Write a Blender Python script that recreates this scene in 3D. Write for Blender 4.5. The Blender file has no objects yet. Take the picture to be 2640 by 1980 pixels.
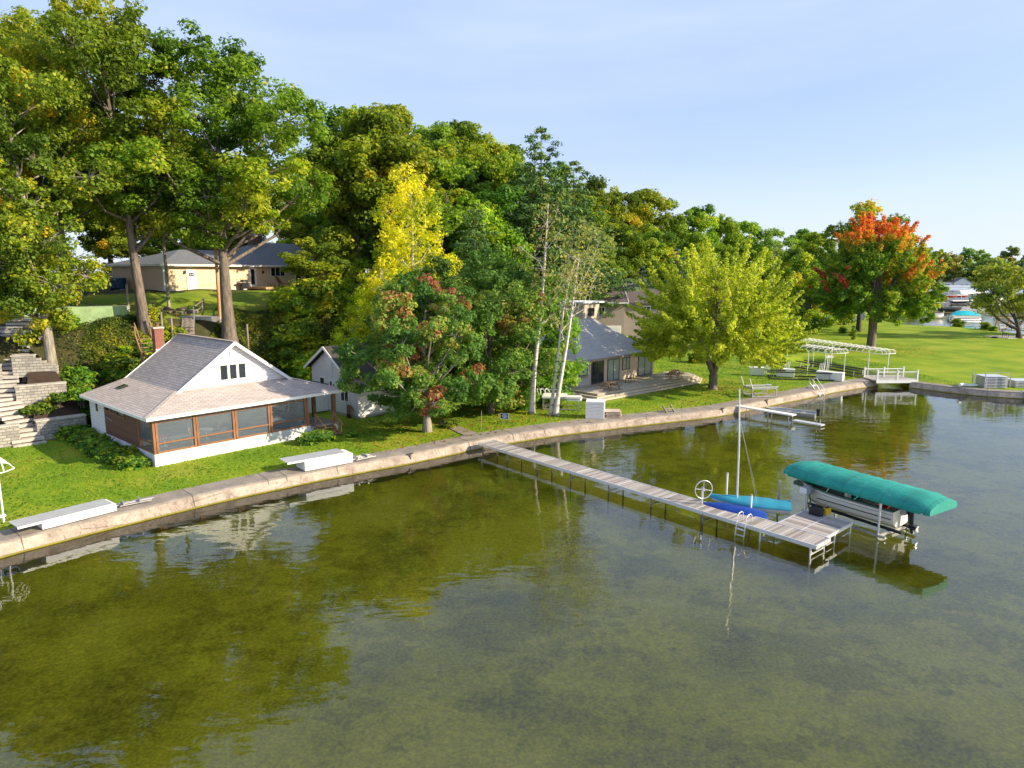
import bpy, math, random
import numpy as np
from mathutils import Vector, Matrix
R = math.radians
scene = bpy.context.scene
col = scene.collection

# ---------------- camera, sky, sun, exposure ----------------
cam = bpy.data.cameras.new('camera'); camo = bpy.data.objects.new('camera', cam); col.objects.link(camo)
TH = math.atan(290/1760)
camo.location = (0, 0, 12); camo.rotation_euler = (math.pi/2-TH, 0, 0)
cam.sensor_width = 36; cam.lens = 36*1760/2640; cam.clip_end = 6000; cam.clip_start = .5
scene.camera = camo
SUN_EL = R(26); SUN_AZ = R(-13)          # azimuth measured from +X towards +Y
w = bpy.data.worlds.new('World'); scene.world = w; w.use_nodes = True
nt = w.node_tree; nt.nodes.clear()
def wn(t, **k):
    n = nt.nodes.new(t)
    for a, b in k.items(): setattr(n, a, b)
    return n
sky = wn('ShaderNodeTexSky', sky_type='NISHITA', sun_disc=False, sun_elevation=SUN_EL,
         sun_rotation=math.pi/2-SUN_AZ, altitude=0, air_density=1.0, dust_density=.8, ozone_density=1.6)
tc = wn('ShaderNodeTexCoord'); mp = wn('ShaderNodeMapping'); mp.inputs['Scale'].default_value = (1, 1, 5.5)
mp.inputs['Rotation'].default_value = (0, R(8), 0)
nz = wn('ShaderNodeTexNoise'); nz.inputs['Scale'].default_value = 1.5; nz.inputs['Detail'].default_value = 5; nz.inputs['Roughness'].default_value = .5
rp = wn('ShaderNodeValToRGB'); rp.color_ramp.elements[0].position = .40; rp.color_ramp.elements[1].position = .66
mx = wn('ShaderNodeMixRGB'); mu = wn('ShaderNodeMath', operation='MULTIPLY'); mu.inputs[1].default_value = -.42
ad = wn('ShaderNodeMath', operation='ADD'); ad.inputs[1].default_value = .93
mx.inputs[2].default_value = (3.4, 4.2, 6.15, 1)
bg = wn('ShaderNodeBackground'); bg.inputs[1].default_value = .108; ow = wn('ShaderNodeOutputWorld')
lk = nt.links.new
lk(tc.outputs['Generated'], mp.inputs[0]); lk(mp.outputs[0], nz.inputs['Vector']); lk(nz.outputs[0], rp.inputs[0])
lk(rp.outputs[0], mu.inputs[0]); lk(mu.outputs[0], ad.inputs[0]); lk(ad.outputs[0], mx.inputs[0]); lk(sky.outputs[0], mx.inputs[1])
sx_ = wn('ShaderNodeSeparateXYZ'); lk(tc.outputs['Generated'], sx_.inputs[0]); hz = wn('ShaderNodeValToRGB'); e_ = hz.color_ramp.elements; e_[0].position = 0; e_[0].color = (.40, .40, .40, 1); e_[1].position = .16; e_[1].color = (0, 0, 0, 1)
m2 = wn('ShaderNodeMixRGB'); m2.inputs[2].default_value = (6.3, 6.5, 6.9, 1); lk(sx_.outputs[2], hz.inputs[0]); lk(hz.outputs[0], m2.inputs[0]); lk(mx.outputs[0], m2.inputs[1]); lk(m2.outputs[0], bg.inputs[0]); lk(bg.outputs[0], ow.inputs[0])
sl = bpy.data.lights.new('sun', 'SUN'); sl.energy = 5; sl.angle = R(.6); sl.color = (1, .84, .60)
so = bpy.data.objects.new('sun', sl); col.objects.link(so); so.location = (60, 0, 60)
sd = Vector((math.cos(SUN_EL)*math.cos(SUN_AZ), math.cos(SUN_EL)*math.sin(SUN_AZ), math.sin(SUN_EL)))
so.rotation_euler = sd.to_track_quat('Z', 'Y').to_euler()
vs = scene.view_settings; vs.view_transform = 'Standard'; vs.look = 'None'; vs.gamma = 1; vs.exposure = .8; vs.use_curve_mapping = False
scene.display_settings.display_device = 'sRGB'

# ---------------- materials ----------------
class NT:
    def __init__(s, name):
        s.m = bpy.data.materials.new(name); s.m.use_nodes = True; s.t = s.m.node_tree; s.t.nodes.clear()
    def n(s, t, ins=None, **k):
        n = s.t.nodes.new('ShaderNode'+t)
        for a, b in k.items(): setattr(n, a, b)
        for a, b in (ins or {}).items():
            if hasattr(b, 'node'): s.t.links.new(b, n.inputs[a])
            else:
                if isinstance(b, tuple) and len(b) == 3 and n.inputs[a].type == 'RGBA': b = b+(1,)
                n.inputs[a].default_value = b
        return n
    def ramp(s, fac, stops):
        r = s.n('ValToRGB', {0: fac}); e = r.color_ramp.elements
        while len(e) < len(stops): e.new(.5)
        for q, (p, c) in zip(e, stops): q.position = p; q.color = tuple(c)+(1,)
        return r.outputs[0]
    def mix(s, fac, a, b, bt='MIX'):
        return s.n('MixRGB', {0: fac, 1: a, 2: b}, blend_type=bt).outputs[0]
    def math(s, op, a, b=0.0):
        return s.n('Math', {0: a, 1: b}, operation=op).outputs[0]
    def noise(s, vec, scale, detail=4, rough=.55):
        return s.n('TexNoise', {'Vector': vec, 'Scale': scale, 'Detail': detail, 'Roughness': rough}).outputs[0]
    def map(s, vec, scale=(1, 1, 1), rot=(0, 0, 0), loc=(0, 0, 0)):
        return s.n('Mapping', {0: vec, 1: loc, 2: rot, 3: scale}).outputs[0]
    def bump(s, h, strength=.5, dist=.05):
        return s.n('Bump', {'Height': h, 'Strength': strength, 'Distance': dist}).outputs[0]
    def out(s, sh):
        s.t.links.new(sh, s.n('OutputMaterial').inputs[0]); return s.m
def sc(c, f): return tuple(min(1, x*f) for x in c)
def mat(name, c, rough=.7, metal=0, var=.15, nscale=2.5, kind=None, c2=None, pitch=.12, bw=.3, bh=.15, spec=.4, stain=0, staincol=(.12, .11, .08), mortar=None):
    k = NT(name); uv = k.n('UVMap').outputs[0]; ob = k.n('TexCoord').outputs['Object']
    n1 = k.noise(ob, nscale, 5); base = k.mix(n1, sc(c, 1-var), sc(c, 1+var)); bmp = None
    if kind == 'siding':
        y = k.n('SeparateXYZ', {0: uv}).outputs[1]
        f = k.math('FRACT', k.math('DIVIDE', y, pitch))
        h = k.math('SUBTRACT', 1.0, f); bmp = k.bump(h, 1, .018)
        fine = k.noise(k.map(uv, (.3, 1/pitch, 1)), 1.0, 2)
        base = k.mix(k.math('MULTIPLY', fine, .14), base, sc(c, .72))
        gap = k.math('LESS_THAN', f, .10); base = k.mix(k.math('MULTIPLY', gap, .6), base, sc(c, .42))  # shadow line under each lap, painted darker into the siding colour
    elif kind in ('brick', 'shingle', 'stone', 'plank'):
        b = k.n('TexBrick', {'Vector': uv, 'Color1': sc(c, 1.15), 'Color2': c2 or sc(c, .72), 'Mortar': mortar or sc(c, .5), 'Scale': 1.0,
              'Mortar Size': {'stone': .02, 'shingle': .022}.get(kind, .012), 'Mortar Smooth': .2, 'Bias': 0.0, 'Brick Width': bw, 'Row Height': bh})
        b.offset = .5 if kind != 'plank' else .37
        base = k.mix(.88, base, b.outputs[0]) if kind != 'stone' else k.mix(.7, base, b.outputs[0])
        blot = k.noise(ob, .5, 3); base = k.mix(k.math('MULTIPLY', blot, .3), base, sc(c, .62))
        if kind == 'shingle':
            sp = k.noise(uv, 22, 2); base = k.mix(.3, base, k.ramp(sp, [(.3, sc(c, .5)), (.7, sc(c, 1.35))]))
        bmp = k.bump(k.math('SUBTRACT', k.math('MULTIPLY', n1, .4), b.outputs['Fac']), .8, .02 if kind != 'stone' else .05)
    elif kind == 'board':      # individual deck boards with their own tint, boards run along U
        x = k.n('SeparateXYZ', {0: uv}).outputs
        idx = k.math('FLOOR', k.math('DIVIDE', x[1], pitch)); fr = k.math('FRACT', k.math('DIVIDE', x[1], pitch))
        rnd = k.n('TexWhiteNoise', {'W': k.math('ADD', idx, .5)}, noise_dimensions='1D').outputs[0]
        base = k.mix(rnd, sc(c, .62), c2 or sc(c, 1.35))
        gr = k.noise(k.map(uv, (1.5, 30, 1)), 1.0, 4); base = k.mix(.35, base, k.ramp(gr, [(.3, sc(c, .5)), (.7, sc(c, 1.4))]))
        gap = k.math('LESS_THAN', fr, .07); base = k.mix(k.math('MULTIPLY', gap, .85), base, sc(c, .15))
        bmp = k.bump(k.math('SUBTRACT', gr, gap), .6, .01)
    elif kind == 'bark':
        v = k.noise(k.map(ob, (1, 1, .18)), 7, 6, .65)
        base = k.ramp(v, [(.32, sc(c, .45)), (.5, c), (.68, sc(c, 1.5))]); bmp = k.bump(v, 1, .06)
    elif kind == 'birch':
        v = k.noise(k.map(ob, (.8, .8, 5)), 1.6, 5, .7)
        base = k.ramp(v, [(.36, (.05, .04, .035)), (.43, sc(c, .8)), (.6, c)]); bmp = k.bump(v, .4, .02)
        sc2 = k.noise(ob, 1.1, 3); base = k.mix(k.ramp(sc2, [(.45, (0, 0, 0)), (.7, (.6, .6, .6))]), base, (.36, .24, .17))
    elif kind == 'concrete':
        v = k.noise(ob, 1.3, 8, .65); v2 = k.noise(ob, 9, 5, .7)
        base = k.mix(k.ramp(v, [(.3, (0, 0, 0)), (.7, (1, 1, 1))]), sc(c, .5), sc(c, 1.3)); base = k.mix(.35, base, k.ramp(v2, [(.3, sc(c, .5)), (.7, sc(c, 1.4))])); bmp = k.bump(v2, .6, .03)
    elif kind == 'wood':
        v = k.noise(k.map(ob, (12, 12, 1.5)), 1, 5, .6); base = k.ramp(v, [(.3, sc(c, .6)), (.7, sc(c, 1.3))]); bmp = k.bump(v, .4, .01)
    else:
        v = k.noise(ob, nscale*6, 4); bmp = k.bump(v, .15, .01)
    if stain:
        s1 = k.noise(k.map(ob, (1, 1, .35)), 1.7, 5, .6)
        base = k.mix(k.math('MULTIPLY', k.ramp(s1, [(.45, (0, 0, 0)), (.75, (1, 1, 1))]), stain), base, staincol)
    rg = k.math('ADD', k.math('MULTIPLY', n1, .2), rough-.1)
    p = k.n('BsdfPrincipled', {'Base Color': base, 'Roughness': rg, 'Metallic': metal, 'Specular IOR Level': spec})
    if bmp is not None: k.t.links.new(bmp, p.inputs['Normal'])
    return k.out(p.outputs[0])
MT = {}
def m_(key, *a, **k):
    MT[key] = mat(key, *a, **k); return MT[key]
m_('white_paint', (.78, .78, .76), .5, var=.06, stain=.12, staincol=(.5, .5, .44))
m_('white_siding', (.74, .75, .76), .55, kind='siding', pitch=.2, var=.05)
m_('white_block', (.74, .74, .73), .7, kind='concrete', stain=.25, staincol=(.45, .44, .4))
m_('aluminium', (.72, .73, .75), .38, metal=.55, var=.1)
m_('galvanised', (.42, .42, .42), .5, metal=.5, var=.2, stain=.3, staincol=(.25, .2, .15))
m_('dark_steel', (.05, .05, .05), .5, metal=.4)
m_('rusty_steel', (.2, .12, .08), .7, metal=.3, var=.4)
m_('brown_wood', (.25, .115, .055), .6, kind='wood')
m_('brown_panel', (.14, .065, .045), .65, kind='siding', pitch=.5, var=.12)
m_('shingle_taupe', (.52, .45, .41), .85, kind='shingle', bw=.5, bh=.2, c2=(.36, .31, .285), mortar=(.17, .14, .135))
m_('shingle_dark', (.07, .062, .062), .85, kind='shingle', bw=.5, bh=.18)
m_('shingle_grey', (.44, .42, .405), .85, kind='shingle', bw=.6, bh=.16, c2=(.33, .35, .38))
m_('shingle_slate', (.17, .18, .195), .85, kind='shingle', bw=.5, bh=.16)
m_('shingle_brown', (.13, .10, .095), .85, kind='shingle', bw=.5, bh=.16)
m_('tan_siding', (.74, .56, .37), .6, kind='siding', pitch=.17, var=.06)
m_('grey_siding', (.42, .40, .38), .6, kind='siding', pitch=.17, var=.08)
m_('taupe_siding', (.34, .285, .25), .6, kind='siding', pitch=.16, var=.06)
m_('cream_paint', (.50, .41, .32), .6)
m_('blue_siding', (.03, .075, .16), .6, kind='siding', pitch=.16)
m_('brick', (.30, .07, .05), .8, kind='brick', bw=.22, bh=.075, mortar=(.3, .25, .2))
m_('old_brick', (.20, .10, .08), .8, kind='brick', bw=.22, bh=.075, mortar=(.2, .17, .15))
m_('stone_block', (.42, .39, .35), .85, kind='stone', bw=.42, bh=.2, c2=(.20, .19, .18), mortar=(.07, .065, .06), var=.4, stain=.4, staincol=(.17, .16, .15))
m_('stone_slab', (.50, .46, .41), .85, kind='concrete', var=.2)
m_('concrete', (.27, .235, .20), .85, kind='concrete', stain=.3, staincol=(.16, .13, .10))
def _wallface():
    k = NT('wall_face'); ob = k.n('TexCoord').outputs['Object']; z = k.n('SeparateXYZ', {0: ob}).outputs[2]
    n1 = k.noise(ob, 1.1, 8, .7); n2 = k.noise(ob, 10, 5, .7); n3 = k.noise(k.map(ob, (1, 1, .2)), 3.0, 5, .65)
    b = k.ramp(n1, [(.34, (.17, .135, .105)), (.5, (.36, .295, .235)), (.66, (.50, .425, .35))]); b = k.mix(.35, b, k.ramp(n2, [(.3, (.13, .1, .08)), (.7, (.55, .46, .38))]))
    b = k.mix(k.ramp(n3, [(.56, (0, 0, 0)), (.68, (.6, .6, .6))]), b, (.11, .085, .06))
    zz = k.math('ADD', z, k.math('MULTIPLY', n2, .12)); b = k.mix(k.ramp(zz, [(.08, (.7, .7, .7)), (.17, (0, 0, 0))]), b, (.13, .11, .03))
    vor = k.n('TexVoronoi', {'Vector': k.map(ob, (1, 1, 1)), 'Scale': .28}, feature='DISTANCE_TO_EDGE').outputs[0]
    b = k.mix(k.ramp(vor, [(.002, (.45, .45, .45)), (.006, (0, 0, 0))]), b, (.05, .04, .03))
    return k.out(k.n('BsdfPrincipled', {'Base Color': b, 'Roughness': .9, 'Normal': k.bump(k.math('ADD', n2, n1), .8, .05)}).outputs[0])
MT['wall_face'] = _wallface()
m_('pale_concrete', (.48, .46, .42), .85, kind='concrete')
m_('green_wall', (.36, .52, .26), .8, kind='concrete', stain=.3, staincol=(.3, .35, .2))
m_('dock_boards', (.30, .265, .235), .85, kind='board', pitch=.14, c2=(.52, .48, .44))
m_('deck_boards', (.52, .45, .34), .8, kind='board', pitch=.14, c2=(.56, .48, .37))
m_('grey_wood', (.26, .22, .18), .85, kind='wood')
m_('cedar', (.33, .19, .10), .75, kind='wood')
m_('fresh_wood', (.50, .30, .15), .75, kind='wood')
m_('bark', (.16, .13, .105), .9, kind='bark')
m_('bark_light', (.27, .24, .20), .9, kind='bark')
m_('bark_dark', (.075, .06, .05), .9, kind='bark')
m_('birch_bark', (.68, .62, .56), .7, kind='birch')
m_('green_canvas', (.0, .26, .20), .6, var=.12, nscale=1.2)
m_('teal_canvas', (.02, .24, .34), .6, var=.2, nscale=3)
m_('turquoise_canvas', (.0, .38, .46), .6)
m_('blue_canvas', (.005, .05, .30), .55, var=.2)
m_('hull_white', (.72, .70, .62), .35, var=.05, stain=.12, staincol=(.4, .35, .25))
m_('hull_green', (.07, .13, .085), .4)
m_('black_plastic', (.015, .017, .022), .35)
m_('dark_fabric', (.02, .025, .03), .8)
m_('red_paint', (.35, .02, .02), .45)
m_('yellow_paint', (.65, .38, .02), .5)
m_('orange_paint', (.6, .16, .02), .5)
m_('blue_plastic', (.015, .07, .17), .5)
m_('sign_blue', (.02, .04, .40), .5)
m_('grey_plastic', (.25, .27, .3), .5)
m_('algae', (.22, .19, .02), .8, kind='concrete')
m_('joint', (.09, .075, .06), .9)
m_('mulch_and_gap_shade', (.05, .03, .02), .95, kind='concrete')  # terrace mulch, also the painted shadow under the stone step slabs
def glassmat(name, c, alpha, rough=.08):
    k = NT(name); p = k.n('BsdfPrincipled', {'Base Color': c, 'Roughness': rough, 'Specular IOR Level': .6})
    t = k.n('BsdfTransparent', {0: (.9, .93, .95)}); x = k.n('MixShader', {0: alpha, 1: t.outputs[0], 2: p.outputs[0]})
    return k.out(x.outputs[0])
MT['curtain_glass'] = glassmat('curtain_glass', (.30, .36, .33), .95, .1)
MT['window_glass'] = glassmat('window_glass', (.02, .028, .035), .93)
MT['screen_mesh'] = glassmat('screen_mesh', (.16, .20, .25), .34, .2)
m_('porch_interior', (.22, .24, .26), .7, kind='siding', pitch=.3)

def leafmat(name, stops, trans=.46, hue=.015, val=.25, gain=1.75):
    stops = [(p_, sc(c_, gain)) for p_, c_ in stops]
    k = NT(name); a = k.n('Attribute', attribute_name='tint').outputs['Fac']
    oi = k.n('ObjectInfo').outputs['Random']
    c = k.ramp(a, stops)
    h = k.math('ADD', .5-hue, k.math('MULTIPLY', oi, hue*2)); v = k.math('ADD', 1-val*.5, k.math('MULTIPLY', oi, val))
    c = k.n('HueSaturation', {'Hue': h, 'Value': v, 'Color': c}).outputs[0]
    d = k.n('BsdfPrincipled', {'Base Color': c, 'Roughness': .6, 'Specular IOR Level': .25})
    t = k.n('BsdfTranslucent', {0: k.mix(1.0, c, (1.25, 1.3, .6), 'MULTIPLY')})
    return k.out(k.n('MixShader', {0: trans, 1: d.outputs[0], 2: t.outputs[0]}).outputs[0])
G = lambda r, g, b: (r, g, b)
L_OAK = leafmat('leaf_oak', [(0, G(.040, .080, .010)), (.45, G(.105, .175, .014)), (.8, G(.19, .245, .016)), (1, G(.30, .29, .02))], gain=1.6, val=.15, trans=.5)
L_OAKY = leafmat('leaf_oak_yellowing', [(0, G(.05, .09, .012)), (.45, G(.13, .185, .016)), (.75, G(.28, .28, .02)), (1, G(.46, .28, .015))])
L_FOREST = leafmat('leaf_forest', [(0, G(.045, .085, .010)), (.5, G(.115, .175, .014)), (.85, G(.22, .25, .018)), (1, G(.36, .28, .02))], hue=.022, val=.35, gain=2.0, trans=.5)
L_LIME = leafmat('leaf_lime', [(0, G(.19, .25, .015)), (.5, G(.38, .43, .035)), (1, G(.58, .56, .08))], gain=1.25)
L_BIRCHY = leafmat('leaf_birch_yellow', [(0, G(.12, .19, .012)), (.4, G(.27, .31, .012)), (.72, G(.39, .42, .012)), (1, G(.60, .55, .03))], gain=1.55)
L_MAPRED = leafmat('leaf_turning_maple', [(0, G(.045, .10, .014)), (.35, G(.12, .20, .016)), (.55, G(.26, .25, .02)), (.72, G(.42, .17, .02)), (.88, G(.42, .065, .03)), (1, G(.22, .03, .035))])
L_MAPDK = leafmat('leaf_dark_maple', [(0, G(.030, .075, .014)), (.5, G(.085, .155, .025)), (.66, G(.18, .21, .04)), (.82, G(.22, .09, .045)), (1, G(.17, .045, .045))], gain=2.0)
L_BIRCH = leafmat('leaf_birch', [(0, G(.10, .13, .03)), (.6, G(.22, .21, .06)), (1, G(.36, .27, .11))])
L_YOUNG = leafmat('leaf_young', [(0, G(.08, .17, .02)), (.6, G(.17, .27, .03)), (1, G(.30, .36, .05))], gain=1.25)
L_PINE = leafmat('needle_pine', [(0, G(.025, .07, .018)), (.7, G(.07, .14, .03)), (1, G(.16, .19, .03))], trans=.15)
L_SPRUCE = leafmat('needle_spruce', [(0, G(.02, .04, .03)), (1, G(.06, .10, .08))], trans=.1)
L_WILLOW = leafmat('leaf_willow', [(0, G(.07, .10, .015)), (1, G(.24, .24, .03))])
L_SHRUB = leafmat('leaf_shrub', [(0, G(.03, .075, .014)), (.5, G(.09, .18, .02)), (.85, G(.26, .31, .02)), (1, G(.42, .34, .02))], hue=.02, val=.3, gain=1.6)
L_IVY = leafmat('leaf_ivy', [(0, G(.03, .06, .012)), (.4, G(.08, .13, .015)), (.75, G(.20, .23, .018)), (1, G(.34, .28, .03))], gain=1.4)
L_BRUSH = leafmat('leaf_hillside_brush', [(0, G(.04, .09, .015)), (.45, G(.13, .20, .015)), (.75, G(.30, .31, .012)), (1, G(.46, .36, .015))], hue=.02, val=.35, gain=1.9)
L_FAR = leafmat('leaf_far_shore', [(0, G(.06, .11, .035)), (.5, G(.13, .18, .04)), (.85, G(.24, .24, .04)), (1, G(.34, .2, .05))], hue=.03, val=.35, gain=1.9)

# ---------------- object helpers ----------------
def tag(o, label=None, cat=None, group=None, kind=None):
    if label: o['label'] = label
    if cat: o['category'] = cat
    if group: o['group'] = group
    if kind: o['kind'] = kind
    return o
def thing(name, label, cat, loc=(0, 0, 0), rz=0, group=None):
    o = bpy.data.objects.new(name, None); col.objects.link(o); o.location = loc; o.rotation_euler = (0, 0, rz)
    o.empty_display_size = .3
    return tag(o, label, cat, group)
def meshobj(name, me, parent=None, kind=None, label=None):
    o = bpy.data.objects.new(name, me); col.objects.link(o)
    if parent is not None: o.parent = parent
    if kind: o['kind'] = kind
    if label: o['label'] = label
    return o
def copy_tree(o, loc=None, rz=None, parent=None, label=None, scale=None):
    c = o.copy(); col.objects.link(c); c.parent = parent
    if loc is not None: c.location = loc
    if rz is not None: c.rotation_euler = (0, 0, rz)
    if scale is not None: c.scale = (scale,)*3 if not isinstance(scale, tuple) else scale
    if label: c['label'] = label
    for ch in o.children: copy_tree(ch, parent=c)
    return c
class MB:
    def __init__(s, zb=0): s.v = []; s.f = []; s.zb = zb; s.sm = []
    def add(s, vs, fs, smooth=False):
        n = len(s.v); s.v += [tuple(v) for v in vs]; s.f += [tuple(i+n for i in f) for f in fs]; s.sm += [smooth]*len(fs); return s
    def box(s, x0, x1, y0, y1, z0, z1):
        return s.add([(x, y, z) for z in (z0, z1) for x, y in ((x0, y0), (x1, y0), (x1, y1), (x0, y1))],
              [(3, 2, 1, 0), (4, 5, 6, 7), (0, 1, 5, 4), (1, 2, 6, 5), (2, 3, 7, 6), (3, 0, 4, 7)])
    def prism(s, pts, z0, z1):
        n = len(pts)
        return s.add([(x, y, z0) for x, y in pts]+[(x, y, z1) for x, y in pts],
              [tuple(range(n-1, -1, -1)), tuple(range(n, 2*n))]+[(i, (i+1) % n, n+(i+1) % n, n+i) for i in range(n)])
    def slab(s, pts, t):                      # polygon in 3-D with thickness t straight down
        n = len(pts); a = [tuple(p) for p in pts]; b = [(p[0], p[1], p[2]-t) for p in pts]
        return s.add(a+b, [tuple(range(n)), tuple(range(2*n-1, n-1, -1))]+[(i, i+n, (i+1) % n+n, (i+1) % n) for i in range(n)])
    def wall(s, pts, nrm, t):                 # polygon pushed along nrm by t
        n = len(pts); d = Vector(nrm)*t; a = [Vector(p) for p in pts]; b = [p+d for p in a]
        return s.add(a+b, [tuple(range(n-1, -1, -1)), tuple(range(n, 2*n))]+[(i, (i+1) % n, n+(i+1) % n, n+i) for i in range(n)])
    def bar(s, p, q, w=.05, h=None):
        h = h or w; p, q = Vector(p), Vector(q); d = (q-p).normalized()
        up = Vector((0, 0, 1)) if abs(d.z) < .95 else Vector((0, 1, 0))
        x = d.cross(up).normalized()*w/2; y = x.cross(d).normalized()*h/2
        c = [(-1, -1), (1, -1), (1, 1), (-1, 1)]
        return s.add([p+x*a+y*b for a, b in c]+[q+x*a+y*b for a, b in c], [(3, 2, 1, 0), (4, 5, 6, 7), (0, 1, 5, 4), (1, 2, 6, 5), (2, 3, 7, 6), (3, 0, 4, 7)])
    def tube(s, pts, r, n=8, caps=True):
        pts = [Vector(p) for p in pts]; m = len(pts); rs = r if isinstance(r, (list, tuple)) else [r]*m
        vs = []; fs = []; x = None
        for i, p in enumerate(pts):
            d = (pts[min(i+1, m-1)]-pts[max(i-1, 0)]).normalized()
            if x is None: x = d.orthogonal().normalized()
            x = (x-d*x.dot(d)).normalized(); y = d.cross(x)
            vs += [p+(x*math.cos(2*math.pi*j/n)+y*math.sin(2*math.pi*j/n))*rs[i] for j in range(n)]
        for i in range(m-1):
            for j in range(n):
                a = i*n+j; b = i*n+(j+1) % n; fs.append((a, b, b+n, a+n))
        s.add(vs, fs, True)
        if caps: s.add(vs[:n], [tuple(range(n-1, -1, -1))]); s.add(vs[-n:], [tuple(range(n))])
        return s
    def ring(s, c, axis, rad, r, n=20):
        c = Vector(c); a = Vector(axis).normalized(); x = a.orthogonal().normalized(); y = a.cross(x)
        pts = [c+(x*math.cos(2*math.pi*i/n)+y*math.sin(2*math.pi*i/n))*rad for i in range(n+1)]
        return s.tube(pts, r, 6, False)
    def loft(s, rings, close=True, caps=True):
        n = len(rings[0]); vs = [p for r in rings for p in r]; fs = []
        for i in range(len(rings)-1):
            for j in range(n if close else n-1):
                a = i*n+j; b = i*n+(j+1) % n; fs.append((a, b, b+n, a+n))
        s.add(vs, fs, True)
        if caps: s.add(rings[0], [tuple(range(n-1, -1, -1))]); s.add(rings[-1], [tuple(range(n))])
        return s
    def build(s, name, m, parent=None, kind=None, label=None, flip=False):
        me = bpy.data.meshes.new(name); me.from_pydata([(x, y, z-s.zb) for x, y, z in s.v], [], s.f)
        me.materials.append(MT[m] if isinstance(m, str) else m)
        if any(s.sm): me.polygons.foreach_set('use_smooth', s.sm)
        uv = me.uv_layers.new(name='UVMap').data
        for p in me.polygons:
            nn = p.normal; t = Vector((-nn.y, nn.x, 0))
            if t.length < .05: t = Vector((1, 0, 0)); b = Vector((0, 1, 0))
            else: t.normalize(); b = nn.cross(t)
            for li in p.loop_indices:
                co = me.vertices[me.loops[li].vertex_index].co; uv[li].uv = (co.dot(t), co.dot(b))
        return meshobj(name, me, parent, kind, label)

# ---------------- terrain ----------------
WE = [(-21.75, 27.41), (-18.81, 30.86), (-15.0, 34.9), (-10.96, 38.37), (-5.66, 42.3), (-2.1, 45.67), (3.22, 49.15), (10.79, 52.85), (17.45, 55.9), (25.66, 62.3), (34.33, 68.9), (38.9, 71.5)]
WR = [(41.5, 70.4), (45.14, 65.4), (48.83, 64.0), (56, 62.6), (66, 63)]
LAKE = np.array([(-80, -55), (-26, 21.8)]+WE+[(37.6, 90), (39.6, 90.5)]+WR+[(85, 85), (96, 112), (96, 120), (98, 132), (95, 146), (88, 150), (90, 165), (100, 180),
        (150, 262), (220, 352), (285, 452), (330, 472), (450, 490), (600, 500), (1400, 560), (3000, 300), (3000, -1500), (-600, -1500), (-300, -300)], float)
def lake_sd(P):
    P = np.asarray(P, float); x, y = P[:, 0], P[:, 1]; d2 = np.full(len(P), 1e18); ins = np.zeros(len(P), bool)
    for i in range(len(LAKE)):
        a = LAKE[i]; b = LAKE[(i+1) % len(LAKE)]; e = b-a
        t = np.clip(((x-a[0])*e[0]+(y-a[1])*e[1])/(e@e), 0, 1)
        d2 = np.minimum(d2, (x-a[0]-t*e[0])**2+(y-a[1]-t*e[1])**2)
        c = (a[1] > y) != (b[1] > y)
        with np.errstate(divide='ignore', invalid='ignore'):
            xi = a[0]+(y-a[1])/(b[1]-a[1]+1e-12)*e[0]
        ins ^= c & (x < xi)
    d = np.sqrt(d2); return np.where(ins, -d, d)
def sst(t): t = np.clip(t, 0, 1); return t*t*(3-2*t)
def hill(x, y):
    s = .73*(x+2.1)+.68*(y-45.67); d = -.68*(x+2.1)+.73*(y-45.67)
    f = np.interp(s, [-60, 3, 12, 30, 46, 60, 80, 110, 200, 400], [20.8, 20.8, 24, 27, 23, 30, 45, 52, 70, 120])
    wd = np.interp(s, [-4, 3, 12, 30, 46, 80, 200], [8.2, 6.5, 10, 14, 28, 45, 70])
    t1 = np.interp(s, [-60, -20, -14, 3, 60, 150, 400, 700], [6.3, 6.3, 7.4, 7.4, 7.6, 8, 6, 3])
    return .62+t1*sst((d-f)/wd)+2.0*sst((d-f-wd+1)/16)*np.interp(s, [0, 30, 400], [1, .6, .3])
def ground_z(x, y):
    P = np.stack([np.atleast_1d(x).astype(float).ravel(), np.atleast_1d(y).astype(float).ravel()], 1)
    sd_ = lake_sd(P); h = hill(P[:, 0], P[:, 1])
    n = .06*np.sin(P[:, 0]*.31+P[:, 1]*.17)+.05*np.sin(P[:, 0]*.11-P[:, 1]*.29+1)
    n2 = .25*np.sin(P[:, 0]*.9+1.3*np.sin(P[:, 1]*.6))*sst((h-1)/2)*np.where(h < 8.5, 1, .3)
    land = np.where(h < .7, .62+n*.4*sst((sd_-3)/6), h+n+n2)
    far = (P[:, 1] > 140) | (P[:, 0] > 66)
    top = np.where(far, land*np.clip(.2+sd_/4, .0, 1), land)
    bed = -1.25-.35*sst((-sd_-4)/40)
    k = sst((sd_+.15)/1.2)
    bed = np.where(sd_ > -3, -0.9-.35*sst(-sd_/3), bed)
    return bed*(1-k)+top*k
def gz(x, y): return float(ground_z(x, y)[0])
def axis(lo, a, b, hi, fine):
    inn = np.arange(a, b+fine/2, fine); o = []; p = b; st = fine
    while p < hi: st *= 1.25; p += st; o.append(p)
    q = []; p = a; st = fine
    while p > lo: st *= 1.25; p -= st; q.append(p)
    return np.concatenate([q[::-1], inn, o])
gx = axis(-2500, -62, 105, 3500, .7); gy = axis(-600, 18, 155, 4500, .7)
XX, YY = np.meshgrid(gx, gy); ZZ = ground_z(XX.ravel(), YY.ravel())
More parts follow.
